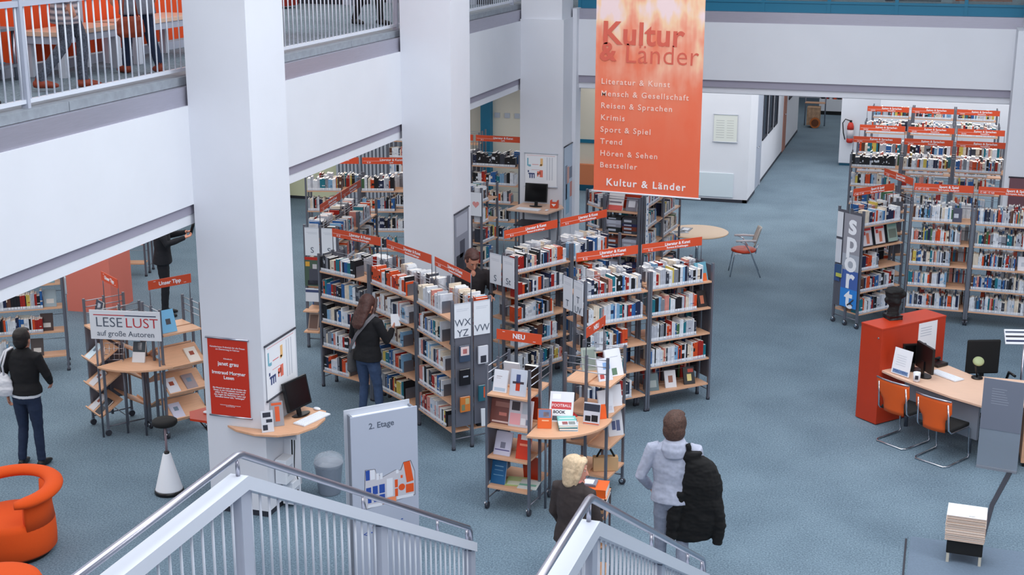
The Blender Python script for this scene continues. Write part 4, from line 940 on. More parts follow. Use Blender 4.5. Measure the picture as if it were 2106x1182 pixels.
# behind the rear balustrade
for i in range(6):
    t = thing('counter', 'brown wooden desk behind the rear balustrade, %s from the left' % ('first', 'second', 'third', 'fourth', 'fifth', 'sixth')[i], 'desk', -6.2+i*1.25, 27.2+.4*(i % 2), GZ)
    MB().box(0, 1.0, 0, .5, .1, .72, (WOD, MGREY, WOD, BEE, STD, WOD)[i]).build('body', t); MB().box(-.03, 1.03, -.03, .53, .72, .75, BEE).build('top', t)
# ---------------------------------------------------------------- people (continuous skin: lofts fused by voxel remesh, materials taken from the nearest source part)
def organic(mb, name, voxel=.008, parent=None, M=None, wr=.003, smooth=3, wrmats=()):
    src = BVHTree.FromPolygons([Vector(v) for v in mb.v], mb.f)
    me = bpy.data.meshes.new('t'); me.from_pydata(mb.v, [], mb.f)
    o = bpy.data.objects.new('t', me); C.objects.link(o)
    r = o.modifiers.new('r', 'REMESH'); r.mode = 'VOXEL'; r.voxel_size = voxel
    s = o.modifiers.new('s', 'SMOOTH'); s.iterations = smooth; s.factor = .5
    dg = bpy.context.evaluated_depsgraph_get(); dg.update()
    m2 = bpy.data.meshes.new_from_object(o.evaluated_get(dg)); bpy.data.objects.remove(o)
    m2.materials.clear()
    for mt in mb.mats: m2.materials.append(mt)
    mi = []
    for p in m2.polygons:
        q = src.find_nearest(p.center); mi.append(mb.m[q[2]] if q[2] is not None else 0)
    m2.polygons.foreach_set('material_index', mi); m2.polygons.foreach_set('use_smooth', [True]*len(mi))
    if wr:
        sc = [0]*len(m2.vertices)
        for p in m2.polygons:
            if mb.mats[mi[p.index]] in wrmats or not wrmats:
                for v in p.vertices: sc[v] = 1
        ns = [v.normal.copy() for v in m2.vertices]
        for v in m2.vertices:
            if sc[v.index]:
                c = v.co; k = noise.noise(Vector((c.x*9, c.y*9, c.z*16)))+.5*noise.noise(Vector((c.x*22+3, c.y*22, c.z*40)))
                v.co = c+ns[v.index]*k*wr
    m2.update()
    ob = bpy.data.objects.new(name, m2); C.objects.link(ob)
    if parent: ob.parent = parent
    if M: ob.matrix_world = M
    return ob
def hand(mb, wrist, d, curl, side, mt, s=1.0, palm=None):
    """palm plus four unequal fingers and a side thumb; d = forearm direction, palm = palm normal (the side the fingers curl to)"""
    d = Vector(d).normalized(); pn = Vector(palm or (0, 1, 0)); pn = (pn-d*pn.dot(d)).normalized(); sd = d.cross(pn)*side
    w = Vector(wrist)
    Q = Matrix((sd, pn, d)).transposed()
    mb.rings([(w+d*(t*s), a*s, b*s, Q) for t, a, b in ((-.02, .026, .02), (.01, .03, .018), (.05, .041, .015), (.085, .040, .013), (.095, .032, .008))], mt, 14)
    for i, (off, ln) in enumerate(((-.03, .062), (-.010, .072), (.010, .068), (.029, .052))):
        p = w+d*(.085*s)+sd*(off*s); pts = [p]; a = 0
        for k in range(3):
            a += curl*(.5+.25*k); p = p+(d*math.cos(a)+pn*math.sin(a))*(ln*s*(.42, .32, .26)[k]); pts.append(p)
        mb.tube(pts, [.0095*s, .009*s, .0082*s, .0068*s], mt, 8)
    b = w+d*(.02*s)-sd*(.034*s); b2 = b+(d*.6-sd*.6+pn*.35).normalized()*(.038*s); b3 = b2+(d*.85-sd*.1+pn*.5).normalized()*(.03*s)
    mb.tube([b, b2, b3], [.013*s, .0105*s, .008*s], mt, 8)
def person(label, x, y, yaw, h, top, bottom, shoe, hair, hz=0, hv=1.0, female=False, arms=None, legs=None, lean=0, look=(0, 0), hem=.86, voxel=.0085,
           hairstyle='short', sleeve=True, skinm=None, jacket=True, lowz=None, extra=None, collar=None, puff=1.0, group=None, side_lean=0, hem2=None):
    s = h/1.7; sk = skinm or SKIN; b = MB()
    B = 1.0 if not female else .93
    f = lambda z: lean*max(0, z-.9)/.5         # forward offset with height
    g = lambda z: side_lean*max(0, z-.9)/.5
    P = lambda x_, y_, z_: (x_*s+g(z_)*s, (y_+f(z_))*s, z_*s)
    # pelvis and legs
    hw = .165 if not female else .175
    b.rings([(P(0, -.01, .80), .13*s, .09*s), (P(0, -.01, .86), hw*s, .115*s), (P(0, -.01, .94), hw*s, .12*s), (P(0, 0, 1.02), .145*s, .1*s)], bottom, 24)
    legs = legs or {}
    for sd, k in ((-1, 'L'), (1, 'R')):
        kn, an = legs.get(k, ((sd*.095, .01, .49), (sd*.10, -.02, .09)))
        hip = (sd*.085, -.01, .87)
        q = lambda a, b_, t: tuple(a[i]*(1-t)+b_[i]*t for i in range(3))
        pts = [hip, q(hip, kn, .35), q(hip, kn, .7), kn, q(kn, an, .3), q(kn, an, .7), an]
        b.tube([(p[0]*s, p[1]*s, p[2]*s) for p in pts], [.088*s, .086*s, .072*s, .060*s, .060*s, .052*s, .05*s], bottom, 14)
        fd = legs.get('foot'+k, (sd*.12, 1, 0)); fv = Vector((fd[0], fd[1], 0)).normalized(); up_ = fd[2] if len(fd) > 2 else 0
        A = Vector(an)*s
        o_ = A-Vector((0, 0, .045*s))
        b.tube([A+Vector((0, 0, .02*s)), A-Vector((0, 0, .03*s))], [.042*s, .04*s], shoe, 12)
        b.tube([o_-fv*.065*s, o_-fv*.03*s, o_+fv*.05*s, o_+fv*.13*s-Vector((0, 0, .012+up_))*s, o_+fv*.185*s-Vector((0, 0, .018+up_))*s], [.03*s, .042*s, .043*s, .034*s, .018*s], shoe, 12)
    # torso
    p_ = puff
    rs = [(P(0, -.012, hem), .185*p_*s, .13*p_*s), (P(0, -.008, hem+.06), .178*p_*s, .128*p_*s), (P(0, 0, 1.06), (.150 if female else .162)*p_*s, .11*p_*s), (P(0, 0, 1.2), (.165 if female else .178)*p_*s, .118*p_*s),
          (P(0, .0, 1.31), (.185 if female else .2)*s, .12*s), (P(0, -.006, 1.39), (.17 if female else .188)*s, .1*s), (P(0, -.008, 1.435), .115*s, .075*s), (P(0, -.002, 1.475), .066*s, .06*s)]
    if hem2:   # shirt or jumper edge showing below the jacket
        b.rings([(P(0, -.012, hem-hem2[0]), .180*s, .126*s), (P(0, -.01, hem+.05), .172*s, .12*s)], hem2[1], 24)
    b.rings(rs, top, 28)
    b.rings([(P(0, -.0, 1.42), .056*s, .056*s), (P(0, .008, 1.50), .05*s, .052*s), (P(0, .02, 1.56), .05*s, .055*s)], sk, 16)
    if collar: b.rings([(P(0, -.002, 1.44), .085*s, .075*s), (P(0, .0, 1.485), .075*s, .072*s), (P(0, 0, 1.50), .062*s, .06*s)], collar, 20)
    # arms
    arms = arms or {}
    SW = (.172 if female else .19)
    hands = []
    for sd, k in ((-1, 'L'), (1, 'R')):
        el, wr_, curl, pn = arms.get(k, ((sd*.235, -.02, 1.12), (sd*.25, .04, .87), .5, (-sd, .2, 0)))
        sh = Vector(P(sd*SW, -.005, 1.375)); E_ = Vector(el)*s; W_ = Vector(wr_)*s
        b.tube([sh+Vector((-sd*.05*s, 0, .01)), sh, sh.lerp(E_, .5), E_, E_.lerp(W_, .5), W_], [.055*s, .062*s*p_, .054*s*p_, .047*s*p_, .043*s*p_, .034*s*p_], top, 14)
        b.tube([E_.lerp(W_, .9), W_+(W_-E_).normalized()*.02], [.025*s, .023*s], sk, 10)
        hand(b, W_+(W_-E_).normalized()*.015, W_-E_, curl, sd, sk, s*.95, pn)
        hands.append(W_)
    if extra: extra(b, s, P)
    # head
    cz = 1.575; hc_ = Vector(P(0, .02, cz))
    Hq = Matrix.Rotation(look[0], 3, 'Z') @ Matrix.Rotation(look[1], 3, 'X')
    HM_ = Matrix.Translation(hc_) @ Hq.to_4x4()
    hs = s*(1.12 if not female else 1.1)
    b.rings([((0, .02*hs, -.118*hs), .03*hs, .035*hs), ((0, .018*hs, -.10*hs), .052*hs, .062*hs), ((0, .012*hs, -.06*hs), .064*hs, .078*hs), ((0, .004*hs, -.01*hs), .072*hs, .09*hs), ((0, -.002*hs, .04*hs), .074*hs, .094*hs),
             ((0, -.006*hs, .08*hs), .066*hs, .084*hs), ((0, -.01*hs, .105*hs), .045*hs, .06*hs), ((0, -.012*hs, .117*hs), .015*hs, .02*hs)], sk, 24, HM_)
    b.tube([(0, .085*hs, .02*hs), (0, .103*hs, -.02*hs), (0, .112*hs, -.034*hs), (0, .09*hs, -.045*hs)], [.008*hs, .011*hs, .013*hs, .012*hs], sk, 8, HM_)
    b.ell((0, .083*hs, -.072*hs), .024*hs, .012*hs, .012*hs, sk, HM_); b.ell((0, .076*hs, -.108*hs), .025*hs, .02*hs, .018*hs, sk, HM_)
    b.ell((0, .082*hs, .026*hs), .05*hs, .012*hs, .009*hs, sk, HM_)
    for sd in (-1, 1): b.ell((sd*.074*hs, -.004*hs, -.015*hs), .010*hs, .02*hs, .032*hs, sk, HM_)
    MW = T(x, y, hz, yaw)
    ob = organic(b, 'person', voxel, None, MW, .0045, 3, (top, bottom))
    tag(ob, label, 'person', group)
    eb = MB()
    for sd in (-1, 1):
        eb.ell((sd*.03*hs, .081*hs, .008*hs), .012*hs, .008*hs, .006*hs, colm('eye_white', (216, 210, 208)), HM_, 10, 6); eb.ell((sd*.03*hs, .087*hs, .008*hs), .005*hs, .004*hs, .005*hs, colm('iris', (50, 36, 30)), HM_, 8, 6)
        eb.box(sd*.03*hs-.016*hs, sd*.03*hs+.016*hs, .086*hs, .093*hs, .026*hs, .031*hs, hair, HM_)
    e = eb.build('eyes', ob)
    MB().ell((0, .093*hs, -.071*hs), .02*hs, .005*hs, .006*hs, colm('lips', (176, 92, 88)), HM_, 12, 6).build('mouth', ob)
    # hair
    k = MB()
    if hairstyle == 'short':
        k.ell((0, -.022*hs, .035*hs), .084*hs, .098*hs, .098*hs, hair, HM_, 20, 14); k.ell((0, -.042*hs, -.012*hs), .082*hs, .078*hs, .09*hs, hair, HM_, 18, 12)
        for sd in (-1, 1): k.ell((sd*.064*hs, .01*hs, .02*hs), .016*hs, .03*hs, .042*hs, hair, HM_)
        k.ell((0, .05*hs, .088*hs), .058*hs, .035*hs, .028*hs, hair, HM_)
    elif hairstyle == 'bob':
        k.ell((0, -.02*hs, .03*hs), .092*hs, .105*hs, .106*hs, hair, HM_, 20, 14)
        k.rings([((0, -.035*hs, -.16*hs), .07*hs, .05*hs), ((0, -.038*hs, -.13*hs), .10*hs, .068*hs), ((0, -.035*hs, -.06*hs), .105*hs, .078*hs), ((0, -.03*hs, .02*hs), .097*hs, .085*hs), ((0, -.03*hs, .08*hs), .06*hs, .06*hs)], hair, 24, HM_)
        for sd in (-1, 1): k.tube([(sd*.05*hs, .062*hs, .10*hs), (sd*.078*hs, .05*hs, .03*hs), (sd*.087*hs, .03*hs, -.05*hs), (sd*.08*hs, .02*hs, -.12*hs)], [.02*hs, .024*hs, .024*hs, .012*hs], hair, 10, HM_)
        k.ell((0, .06*hs, .085*hs), .06*hs, .036*hs, .03*hs, hair, HM_)
    elif hairstyle == 'long':
        k.ell((0, -.02*hs, .03*hs), .088*hs, .102*hs, .102*hs, hair, HM_, 20, 14)
        k.rings([((0, -.085*hs, -.30*hs), .05*hs, .018*hs), ((0, -.085*hs, -.25*hs), .09*hs, .035*hs), ((0, -.07*hs, -.15*hs), .10*hs, .05*hs), ((0, -.045*hs, -.05*hs), .095*hs, .075*hs), ((0, -.03*hs, .04*hs), .085*hs, .08*hs)], hair, 24, HM_)
        for sd in (-1, 1): k.tube([(sd*.05*hs, .06*hs, .09*hs), (sd*.078*hs, .05*hs, .0), (sd*.085*hs, .03*hs, -.12*hs), (sd*.08*hs, .0, -.22*hs)], [.02*hs, .02*hs, .022*hs, .012*hs], hair, 10, HM_)
    k.v = [tuple(HM_ @ Vector([c*hv for c in (HM_.inverted() @ Vector(v))])) for v in k.v]
    hr = organic(k, 'hair', .008, None, None, .006, 1); hr.parent = ob
    hr.matrix_parent_inverse = Matrix.Identity(4)
    return ob, MW, s
def cloth(n, c): return mat(n, c, .9, noise_amt=.18, scale=26, bump=.25)
JEAN = cloth('dark_denim', (34, 48, 76)); JEAN2 = cloth('blue_denim', (58, 78, 112)); BJ = cloth('black_jacket', (20, 20, 25)); SUIT = cloth('dark_suit', (26, 28, 36)); SHOE = mat('dark_shoe', (24, 24, 28), .5)
HDK = mat('dark_hair', (30, 22, 22), .6, noise_amt=.5, scale=60, bump=.6); HBR = mat('brown_hair', (58, 38, 32), .6, noise_amt=.5, scale=60, bump=.6); HBL = mat('blonde_hair', (222, 196, 162), .55, noise_amt=.28, scale=50, bump=.6)
HRB = mat('reddish_brown_hair', (82, 48, 42), .6, noise_amt=.5, scale=60, bump=.6)
GH = cloth('grey_hoodie', (178, 184, 204)); GP = cloth('grey_trousers', (142, 150, 170)); BRC = cloth('dark_brown_cardigan', (58, 50, 50)); PNK = cloth('pink_top', (222, 140, 132))
# 1 woman with the white handbag
person('person in black jacket and dark jeans seen from behind, carrying a white handbag', -10.03, 13.10, R(6), 1.70, BJ, JEAN, SHOE, HDK, female=True, hem=.93, hairstyle='short', puff=1.1, hem2=(.04, PAPER),
       arms={'L': ((-.27, -.02, 1.13), (-.25, .0, .88), .7, (1, .3, 0)), 'R': ((.26, .04, 1.14), (.20, .2, 1.0), .5, (-1, 0, 0))}, legs={'L': ((-.10, .03, .48), (-.12, -.03, .09)), 'R': ((.1, .01, .48), (.115, -.0, .09))})
t = thing('handbag', 'white slouchy handbag hanging from the shoulder of the person at the left edge', 'bag', -10.03, 13.10, 0, R(6))
b = MB().rings([((-.22, -.12, .90), .03, .025), ((-.22, -.12, .92), .115, .05), ((-.22, -.125, 1.0), .135, .065), ((-.215, -.12, 1.1), .105, .055), ((-.21, -.11, 1.17), .06, .035), ((-.21, -.11, 1.19), .02, .02)], mat('white_leather', (226, 228, 236), .45, noise_amt=.08, scale=12, bump=.3), 22)
bb_ = organic(b, 'bag_body', .008, None, None, .008, 2); bb_.parent = t
WL = MATS['white_leather']
MB().tube([(-.245, -.12, 1.15), (-.24, -.135, 1.28), (-.17, -.10, 1.45), (-.16, .02, 1.46), (-.19, .11, 1.32), (-.2, .1, 1.2)], .012, WL, 8).tube([(-.19, -.13, 1.15), (-.19, -.145, 1.28), (-.145, -.105, 1.45), (-.14, .02, 1.46), (-.165, .11, 1.32)], .012, WL, 8).build('strap', t)
# 2 man in the dark suit under the gallery
person('man in dark suit under the gallery, holding up a small dark device', -11.85, 19.2, R(-62), 1.80, SUIT, SUIT, SHOE, HDK, hem=.84, puff=1.1, voxel=.01,
       arms={'L': ((-.26, .1, 1.2), (-.1, .36, 1.28), .9, (0, 0, 1)), 'R': ((.27, .08, 1.18), (.12, .34, 1.24), .9, (0, 0, 1))})
o = MB().tube([(-.0, .46, 1.34), (.02, .50, 1.48), (.03, .52, 1.56)], [.022, .025, .018], BLK, 8).build('handheld_device'); o.matrix_world = T(-11.85, 19.2, 0, R(-62)); tag(o, 'small dark device held up by the man in the suit', 'device')
# 3 woman with the shoulder bag
person('woman with long dark hair and black jacket, seen from behind at the zigzag bookcases', -6.78, 15.66, R(-16), 1.69, BJ, JEAN2, SHOE, HRB, female=True, hem=.86, hairstyle='long', puff=1.12, look=(R(-8), R(-22)),
       arms={'L': ((-.25, .0, 1.13), (-.2, .16, 1.0), .6, (1, .3, 0)), 'R': ((.27, .06, 1.13), (.2, .26, 1.22), .8, (-1, 0, .2))}, legs={'L': ((-.1, .03, .48), (-.12, .0, .09)), 'R': ((.11, .05, .48), (.13, .06, .09))})
t = thing('shoulder_bag', 'grey-green shoulder bag with long strap on the woman at the zigzag bookcases', 'bag', -6.78, 15.66, 0, R(-16))
BG = mat('olive_grey_canvas', (88, 86, 88), .8, noise_amt=.15, scale=40)
b = MB().rings([((-.21, -.02, .66), .03, .1), ((-.215, -.02, .70), .045, .135), ((-.215, -.02, .9), .04, .13), ((-.205, -.02, .96), .02, .11)], BG, 20); b = organic(b, 'bag_body', .009, None, None, .004, 2); b.parent = t
st = MB()
pts = [(-.225, .06, .93), (-.20, .13, 1.05), (-.05, .145, 1.25), (.1, .09, 1.42), (.115, -.0, 1.455), (.08, -.11, 1.38), (-.06, -.15, 1.2), (-.18, -.14, 1.0), (-.225, -.09, .92)]
pts = [(x, y, z) for x, y, z in pts]
for d in (-.012, 0, .012): st.tube([(x+d*.7, y, z-d) for x, y, z in pts], .009, mat('strap_grey', (118, 116, 122), .8), 6)
st.build('strap', t)
o = MB().box(-.06, .06, 0, .012, 0, .16, PAPER).build('booklet'); o.matrix_world = T(-6.78, 15.66, 0, R(-16)) @ T(.20, .33, 1.24, R(40), R(-30)); tag(o, 'small white booklet held by the woman with the shoulder bag', 'booklet')
# 4 reading man behind the row
person('man with reddish-brown hair and dark shirt, reading behind the WX YZ board', -6.14, 17.85, R(-146), 1.84, cloth('dark_shirt', (38, 32, 36)), JEAN, SHOE, HRB, hem=.86, look=(R(6), R(-34)), voxel=.008, puff=1.05, lean=.05,
       arms={'L': ((-.26, .14, 1.16), (-.16, .38, 1.15), .4, (0, 0, -1)), 'R': ((.27, .12, 1.16), (.18, .36, 1.12), .4, (0, 0, -1))},
       extra=lambda b, s, P: b.ell(P(0, .085, 1.405), .028*s, .02*s, .045*s, SKIN))
# 5 blonde woman
person('blonde woman in dark cardigan with pink collar, looking right near the stair', -2.94, 11.40, R(-18), 1.62, BRC, cloth('black_trousers', (26, 26, 32)), SHOE, HBL, female=True, hem=.84, hairstyle='bob', look=(R(-62), R(-6)), voxel=.0075, collar=PNK, puff=1.12, hem2=(.06, PNK),
       skinm=mat('skin_fair', (216, 150, 130), .55), arms={'L': ((-.23, .0, 1.1), (-.2, .14, .9), .5, (1, .2, 0)), 'R': ((.22, .06, 1.1), (.14, .24, 1.0), .5, (-1, 0, 0))})
# 6 man in the grey hoodie
def hood(b, s, P):
    b.rings([(P(0, -.085, 1.30), .03*s, .02*s), (P(0, -.105, 1.33), .085*s, .045*s), (P(0, -.085, 1.40), .115*s, .07*s), (P(0, -.05, 1.46), .11*s, .085*s), (P(0, -.02, 1.49), .085*s, .08*s), (P(0, -.0, 1.50), .06*s, .06*s)], GH, 24)
person('man in light grey hoodie with a black coat over his shoulder, seen from behind', -2.20, 12.33, R(8), 1.78, GH, GP, SHOE, mat('curly_hair', (92, 64, 54), .7, noise_amt=.6, scale=70, bump=1), hem=.88, puff=1.12, voxel=.0075, hv=1.14, extra=hood, look=(R(-10), R(-4)),
       arms={'L': ((-.30, -.02, 1.10), (-.22, .16, .92), .8, (1, .2, 0)), 'R': ((.26, .05, 1.12), (.24, .20, 1.02), 1.2, (-1, 0, .5))}, legs={'L': ((-.1, .03, .48), (-.11, .05, .09)), 'R': ((.1, .0, .49), (.11, -.12, .10))})
t = thing('coat', 'black coat slung over the right shoulder of the man in the grey hoodie', 'coat', -2.26, 12.33, -.15, R(8))
CB = mat('black_coat_cloth', (8, 8, 11), .9, noise_amt=.3, scale=18, bump=.4)
b = MB()
q = lambda z, x, rx, ry, y=-.06: ((x, y, z), rx, ry)
b.rings([q(.66, .20, .10, .03), q(.70, .26, .17, .06), q(.85, .31, .22, .085), q(1.0, .335, .225, .10), (( .33, -.07, 1.15), .20, .105), ((.33, -.07, 1.30), .20, .125), ((.31, -.06, 1.44), .165, .125), ((.27, -.06, 1.52), .12, .10), ((.25, -.05, 1.56), .06, .06)], CB, 26)
b.rings([((.22, -.08, 1.50), .075, .06), ((.225, -.09, 1.58), .10, .06), ((.23, -.09, 1.61), .095, .05)], CB, 20)
b.tube([(.205, -.09, 1.58), (.19, -.1, 1.68)], [.03, .022], CB, 10)
b.tube([(.36, -.08, 1.25), (.47, -.08, 1.05), (.52, -.07, .85), (.50, -.06, .66)], [.07, .075, .06, .05], CB, 14)
b.tube([(.14, -.10, 1.2), (.08, -.09, .95), (.06, -.06, .70)], [.06, .07, .06], CB, 14)
c_ = organic(b, 'coat_cloth', .009, None, None, .012, 2); c_.parent = t
# 7-10 people on the gallery
STR = bpy.data.materials.new('striped_knit'); STR.use_nodes = True; nt = STR.node_tree
tc = nt.nodes.new('ShaderNodeTexCoord'); wv = nt.nodes.new('ShaderNodeTexWave'); wv.bands_direction = 'Z'; wv.inputs['Scale'].default_value = 5.5
mp = nt.nodes.new('ShaderNodeValToRGB'); mp.color_ramp.elements[0].color = lin((92, 92, 106)); mp.color_ramp.elements[1].color = lin((196, 176, 176)); nt.links.new(tc.outputs['Object'], wv.inputs['Vector']); nt.links.new(wv.outputs['Fac'], mp.inputs[0]); nt.links.new(mp.outputs[0], nt.nodes['Principled BSDF'].inputs['Base Color']); nt.nodes['Principled BSDF'].inputs['Roughness'].default_value = .9
BRS = mat('brown_sandal', (150, 62, 38), .6)
person('person in striped knit and dark patterned leggings walking along the gallery', -8.35, 12.05, R(-55), 1.68, STR, mat('patterned_leggings', (96, 102, 118), .9, noise_amt=.7, scale=60), BRS, HBR, hz=GZ, female=True, hem=.66, puff=1.12, voxel=.011, legs={'L': ((-.1, .14, .50), (-.11, .12, .09)), 'R': ((.1, -.02, .48), (.12, -.30, .12))})
person('person in grey coat leaning over the farther gallery bench', -8.45, 13.5, R(60), 1.7, cloth('grey_coat', (128, 132, 146)), JEAN, BRS, HBR, hz=GZ, female=True, hem=.64, voxel=.011, lean=.16, puff=1.15, legs={'L': ((-.1, .06, .50), (-.11, .1, .09)), 'R': ((.1, -.04, .48), (.12, -.2, .1))})
t = thing('handbag', 'rust brown bag carried by the person in the grey coat on the gallery', 'bag', -8.32, 13.15, GZ+.42, R(60))
b = MB().rings([((0, 0, 0), .12, .04), ((0, 0, .05), .17, .06), ((0, 0, .18), .15, .05), ((0, 0, .22), .1, .03)], mat('rust_leather', (150, 62, 34), .6), 20); b = organic(b, 'bag_body', .01, None, None, .004, 1); b.parent = t
MB().tube([(-.09, 0, .2), (-.06, 0, .42), (.06, 0, .42), (.09, 0, .2)], .01, MATS['rust_leather'], 8).build('strap', t)
person('person in dark trousers at the top left corner of the gallery', -8.35, 10.62, R(-70), 1.72, BJ, cloth('navy_trousers', (22, 28, 48)), SHOE, HDK, hz=GZ, hem=.86, voxel=.011)
person('person in black trousers far back on the gallery, next to the second column', -8.62, 20.35, R(-100), 1.75, BJ, BJ, SHOE, HDK, hz=GZ, hem=.86, voxel=.011, legs={'L': ((-.1, .1, .49), (-.1, .12, .09)), 'R': ((.1, -.05, .48), (.11, -.2, .1))})
# the bust on the cabinet
b, t = BUST
bo = organic(b, 'bust_body', .01, None, None, .012, 1); bo.parent = t; bo.matrix_parent_inverse = Matrix.Identity(4)
# ---------------------------------------------------------------- books on display
W3 = (236, 238, 244)
DB = []
def disp(M, w, h, t, c, lab, blocks=(), title=None, tcol=None): DB.append(fbook(M, w, h, t, c, lab, blocks, title=title, tcol=tcol))
def on(Mf, x, y, z, rz=0, tilt=14): return Mf @ T(x, y, z+.002, R(rz), R(-tilt)) @ Matrix.Diagonal((1.08, 1, 1.1, 1))
WB = (228, 230, 238)
disp(on(N1, .13, .09, 1.35), .15, .22, .02, WB, 'white book with faint blue waves, top left on the left NEU stand', ((.1, .05, .9, .2, (176, 196, 216)), (.2, .7, .6, .72, (150, 120, 120)), (.2, .62, .5, .635, (170, 150, 150))))
disp(on(N1, .36, .05, 1.35, 4), .17, .26, .025, (196, 202, 216), 'grey book with blue and orange capsule picture, top right on the left NEU stand', ((.36, .2, .62, .5, (190, 56, 24)), (.36, .5, .62, .82, (60, 74, 120)), (.15, .46, .85, .55, (60, 50, 60))))
disp(on(N1, .16, .40, 1.35, 180, 10), .17, .25, .03, (206, 208, 216), 'pale back-to-back book behind on the left NEU stand top')
disp(on(N1, .40, .42, 1.35, 180, 6), .16, .24, .05, (24, 22, 26), 'black book with white pages at the rear right of the left NEU stand')
disp(on(N1, .14, .09, .99), .24, .27, .02, (120, 72, 66), 'brown picture book, second shelf of the left NEU stand', ((.1, .04, .9, .1, (214, 190, 186)), (.4, .3, .75, .42, (196, 120, 108)), (.2, .62, .9, .8, (160, 110, 100))))
disp(on(N1, .38, .07, .99, 3), .25, .27, .02, (198, 192, 200), 'white and pink collage book, second shelf of the left NEU stand', ((.05, .08, .5, .5, (226, 160, 166)), (.1, .6, .45, .92, (60, 50, 56)), (.52, .1, .72, .34, (220, 220, 226)), (.75, .1, .95, .3, (120, 130, 150)), (.55, .5, .95, .9, (170, 176, 186))))
disp(on(N1, .16, .07, .63, 0, 24), .18, .24, .02, (196, 194, 214), 'lilac book leaning on the third shelf of the left NEU stand', ((.05, .2, .95, .24, (60, 50, 120)), (.35, .3, .65, .55, (120, 120, 140))))
disp(on(N1, .42, .06, .63, 2, 16), .15, .24, .025, (206, 52, 22), 'red book on the third shelf of the left NEU stand', ((.2, .55, .8, .64, (236, 140, 110)), (.25, .8, .95, 1, (226, 220, 220))))
disp(on(N1, .11, .08, .28), .16, .25, .02, (34, 96, 146), 'blue book standing on the bottom shelf of the left NEU stand', ((.2, .7, .8, .74, (130, 176, 206)), (.2, .55, .8, .57, (130, 176, 206)), (.15, .35, .85, .37, (130, 176, 206))))
disp(on(N1, .30, .10, .285, 12, 86), .2, .2, .008, (176, 196, 130), 'green flat booklet on the bottom shelf of the left NEU stand', ((.1, .1, .9, .5, (214, 220, 200)),))
disp(on(N1, .46, .08, .285, 8, 86), .2, .2, .008, (208, 216, 214), 'pale flat booklet with green stripe, bottom shelf of the left NEU stand', ((.0, .3, .9, .5, (120, 180, 160)),))
disp(on(N1, .38, .38, .99, 180, 10), .2, .26, .02, (176, 60, 34), 'rust coloured book on the rear side of the left NEU stand')
disp(on(N1, .40, .38, .28, 180, 10), .18, .26, .02, (170, 50, 26), 'dark red book on the lowest rear shelf of the left NEU stand')
# corner shelf
Q = T(-3.93, 14.03, 0)
disp(Q @ T(.09, -.46, 1.002, R(12), R(-16)), .15, .21, .03, (226, 98, 26), 'orange pocket book at the front left of the quarter-round shelf', ((.05, .55, .95, .97, (110, 130, 170)), (.4, .6, .8, .85, (214, 170, 150)), (.3, .38, .8, .44, (240, 190, 150))))
disp(Q @ T(.20, -.22, 1.002, R(8), R(-32)), .26, .34, .03, (220, 222, 230), 'large football book with red band on the quarter-round shelf', ((.08, .42, .92, .66, (190, 44, 50)), (.1, .24, .9, .4, (232, 234, 240)), (.15, .05, .85, .2, (60, 64, 76)), (.1, .75, .45, .92, (236, 238, 244))), title=('FOOTBALL', .043, .54))
text('BOOK', .046, STD, DB[-1], T(-.02, -.0012, .11) @ FR, bold=.002)
for i in range(3): disp(Q @ T(.36-.004*i, -.46+.005*i, 1.002+.03*i, R(14+3*i), R(-88)) , .2, .27, .026, ((224, 228, 234), (60, 110, 130), (120, 196, 190))[i], ('white book at the bottom', 'dark teal book in the middle', 'turquoise book on top')[i]+' of the flat stack on the quarter-round shelf', () if i < 2 else ((.0, .0, 1, .5, (214, 216, 222)), (.2, .1, .5, .4, (196, 60, 50)), (.55, .1, .9, .42, (90, 150, 90)), (.1, .7, .9, .78, (220, 236, 236))))
disp(Q @ T(.54, -.20, 1.002, R(-4), R(-10)), .18, .24, .02, (206, 208, 220), 'white book with black boots picture at the right of the quarter-round shelf', ((.1, .15, .45, .4, (20, 20, 28)), (.5, .15, .9, .45, (20, 20, 28)), (.0, .62, 1, .95, (50, 54, 70)), (0, .02, 1, .08, (206, 100, 60))))
disp(Q @ T(.60, .0, 1.002, R(30), R(-20)), .14, .16, .02, (230, 92, 24), 'small orange book tipped behind the boots book')
disp(Q @ T(.30, -.05, 1.002, R(60), R(-70)), .16, .22, .02, (176, 40, 40), 'small red book lying behind the football book')
# right NEU stand (local x runs back, y to the left)
disp(on(N2, .40, .06, 1.35, -35, 20), .19, .28, .02, (228, 230, 238), 'large white book with dark green corner on the right NEU stand top', ((.1, .05, .6, .3, (90, 124, 100)), (.2, .7, .8, .72, (170, 176, 190))))
disp(on(N2, .20, .10, 1.35, -40, 20), .16, .23, .02, (216, 220, 232), 'white book with blue and red dots on the right NEU stand top', ((.1, .1, .4, .3, (180, 60, 60)), (.4, .5, .9, .8, (120, 160, 210))))
disp(on(N2, .45, .40, 1.35, -50, 16), .16, .24, .02, (170, 182, 176), 'grey-green framed book at the rear of the right NEU stand top', ((.1, .1, .9, .9, (140, 156, 150)),))
disp(on(N2, .14, .06, .99, -38, 14), .17, .24, .02, (216, 218, 226), 'white book with shoes picture on the second shelf of the right NEU stand', ((.1, .1, .9, .3, (200, 202, 214)),))
disp(on(N2, .40, .06, .99, -40, 12), .16, .22, .02, (226, 228, 236), 'plain white book at the right of the second shelf, right NEU stand')
disp(on(N2, .42, .05, .63, -44, 16), .17, .26, .02, (206, 208, 216), 'white book with blue figures on the third shelf of the right NEU stand', ((.25, .25, .5, .6, (60, 74, 120)), (.55, .2, .8, .62, (80, 90, 130))))
disp(on(N2, .14, .40, .63, -50, 16), .15, .22, .03, (150, 140, 140), 'dark grey book at the rear of the third shelf, right NEU stand')
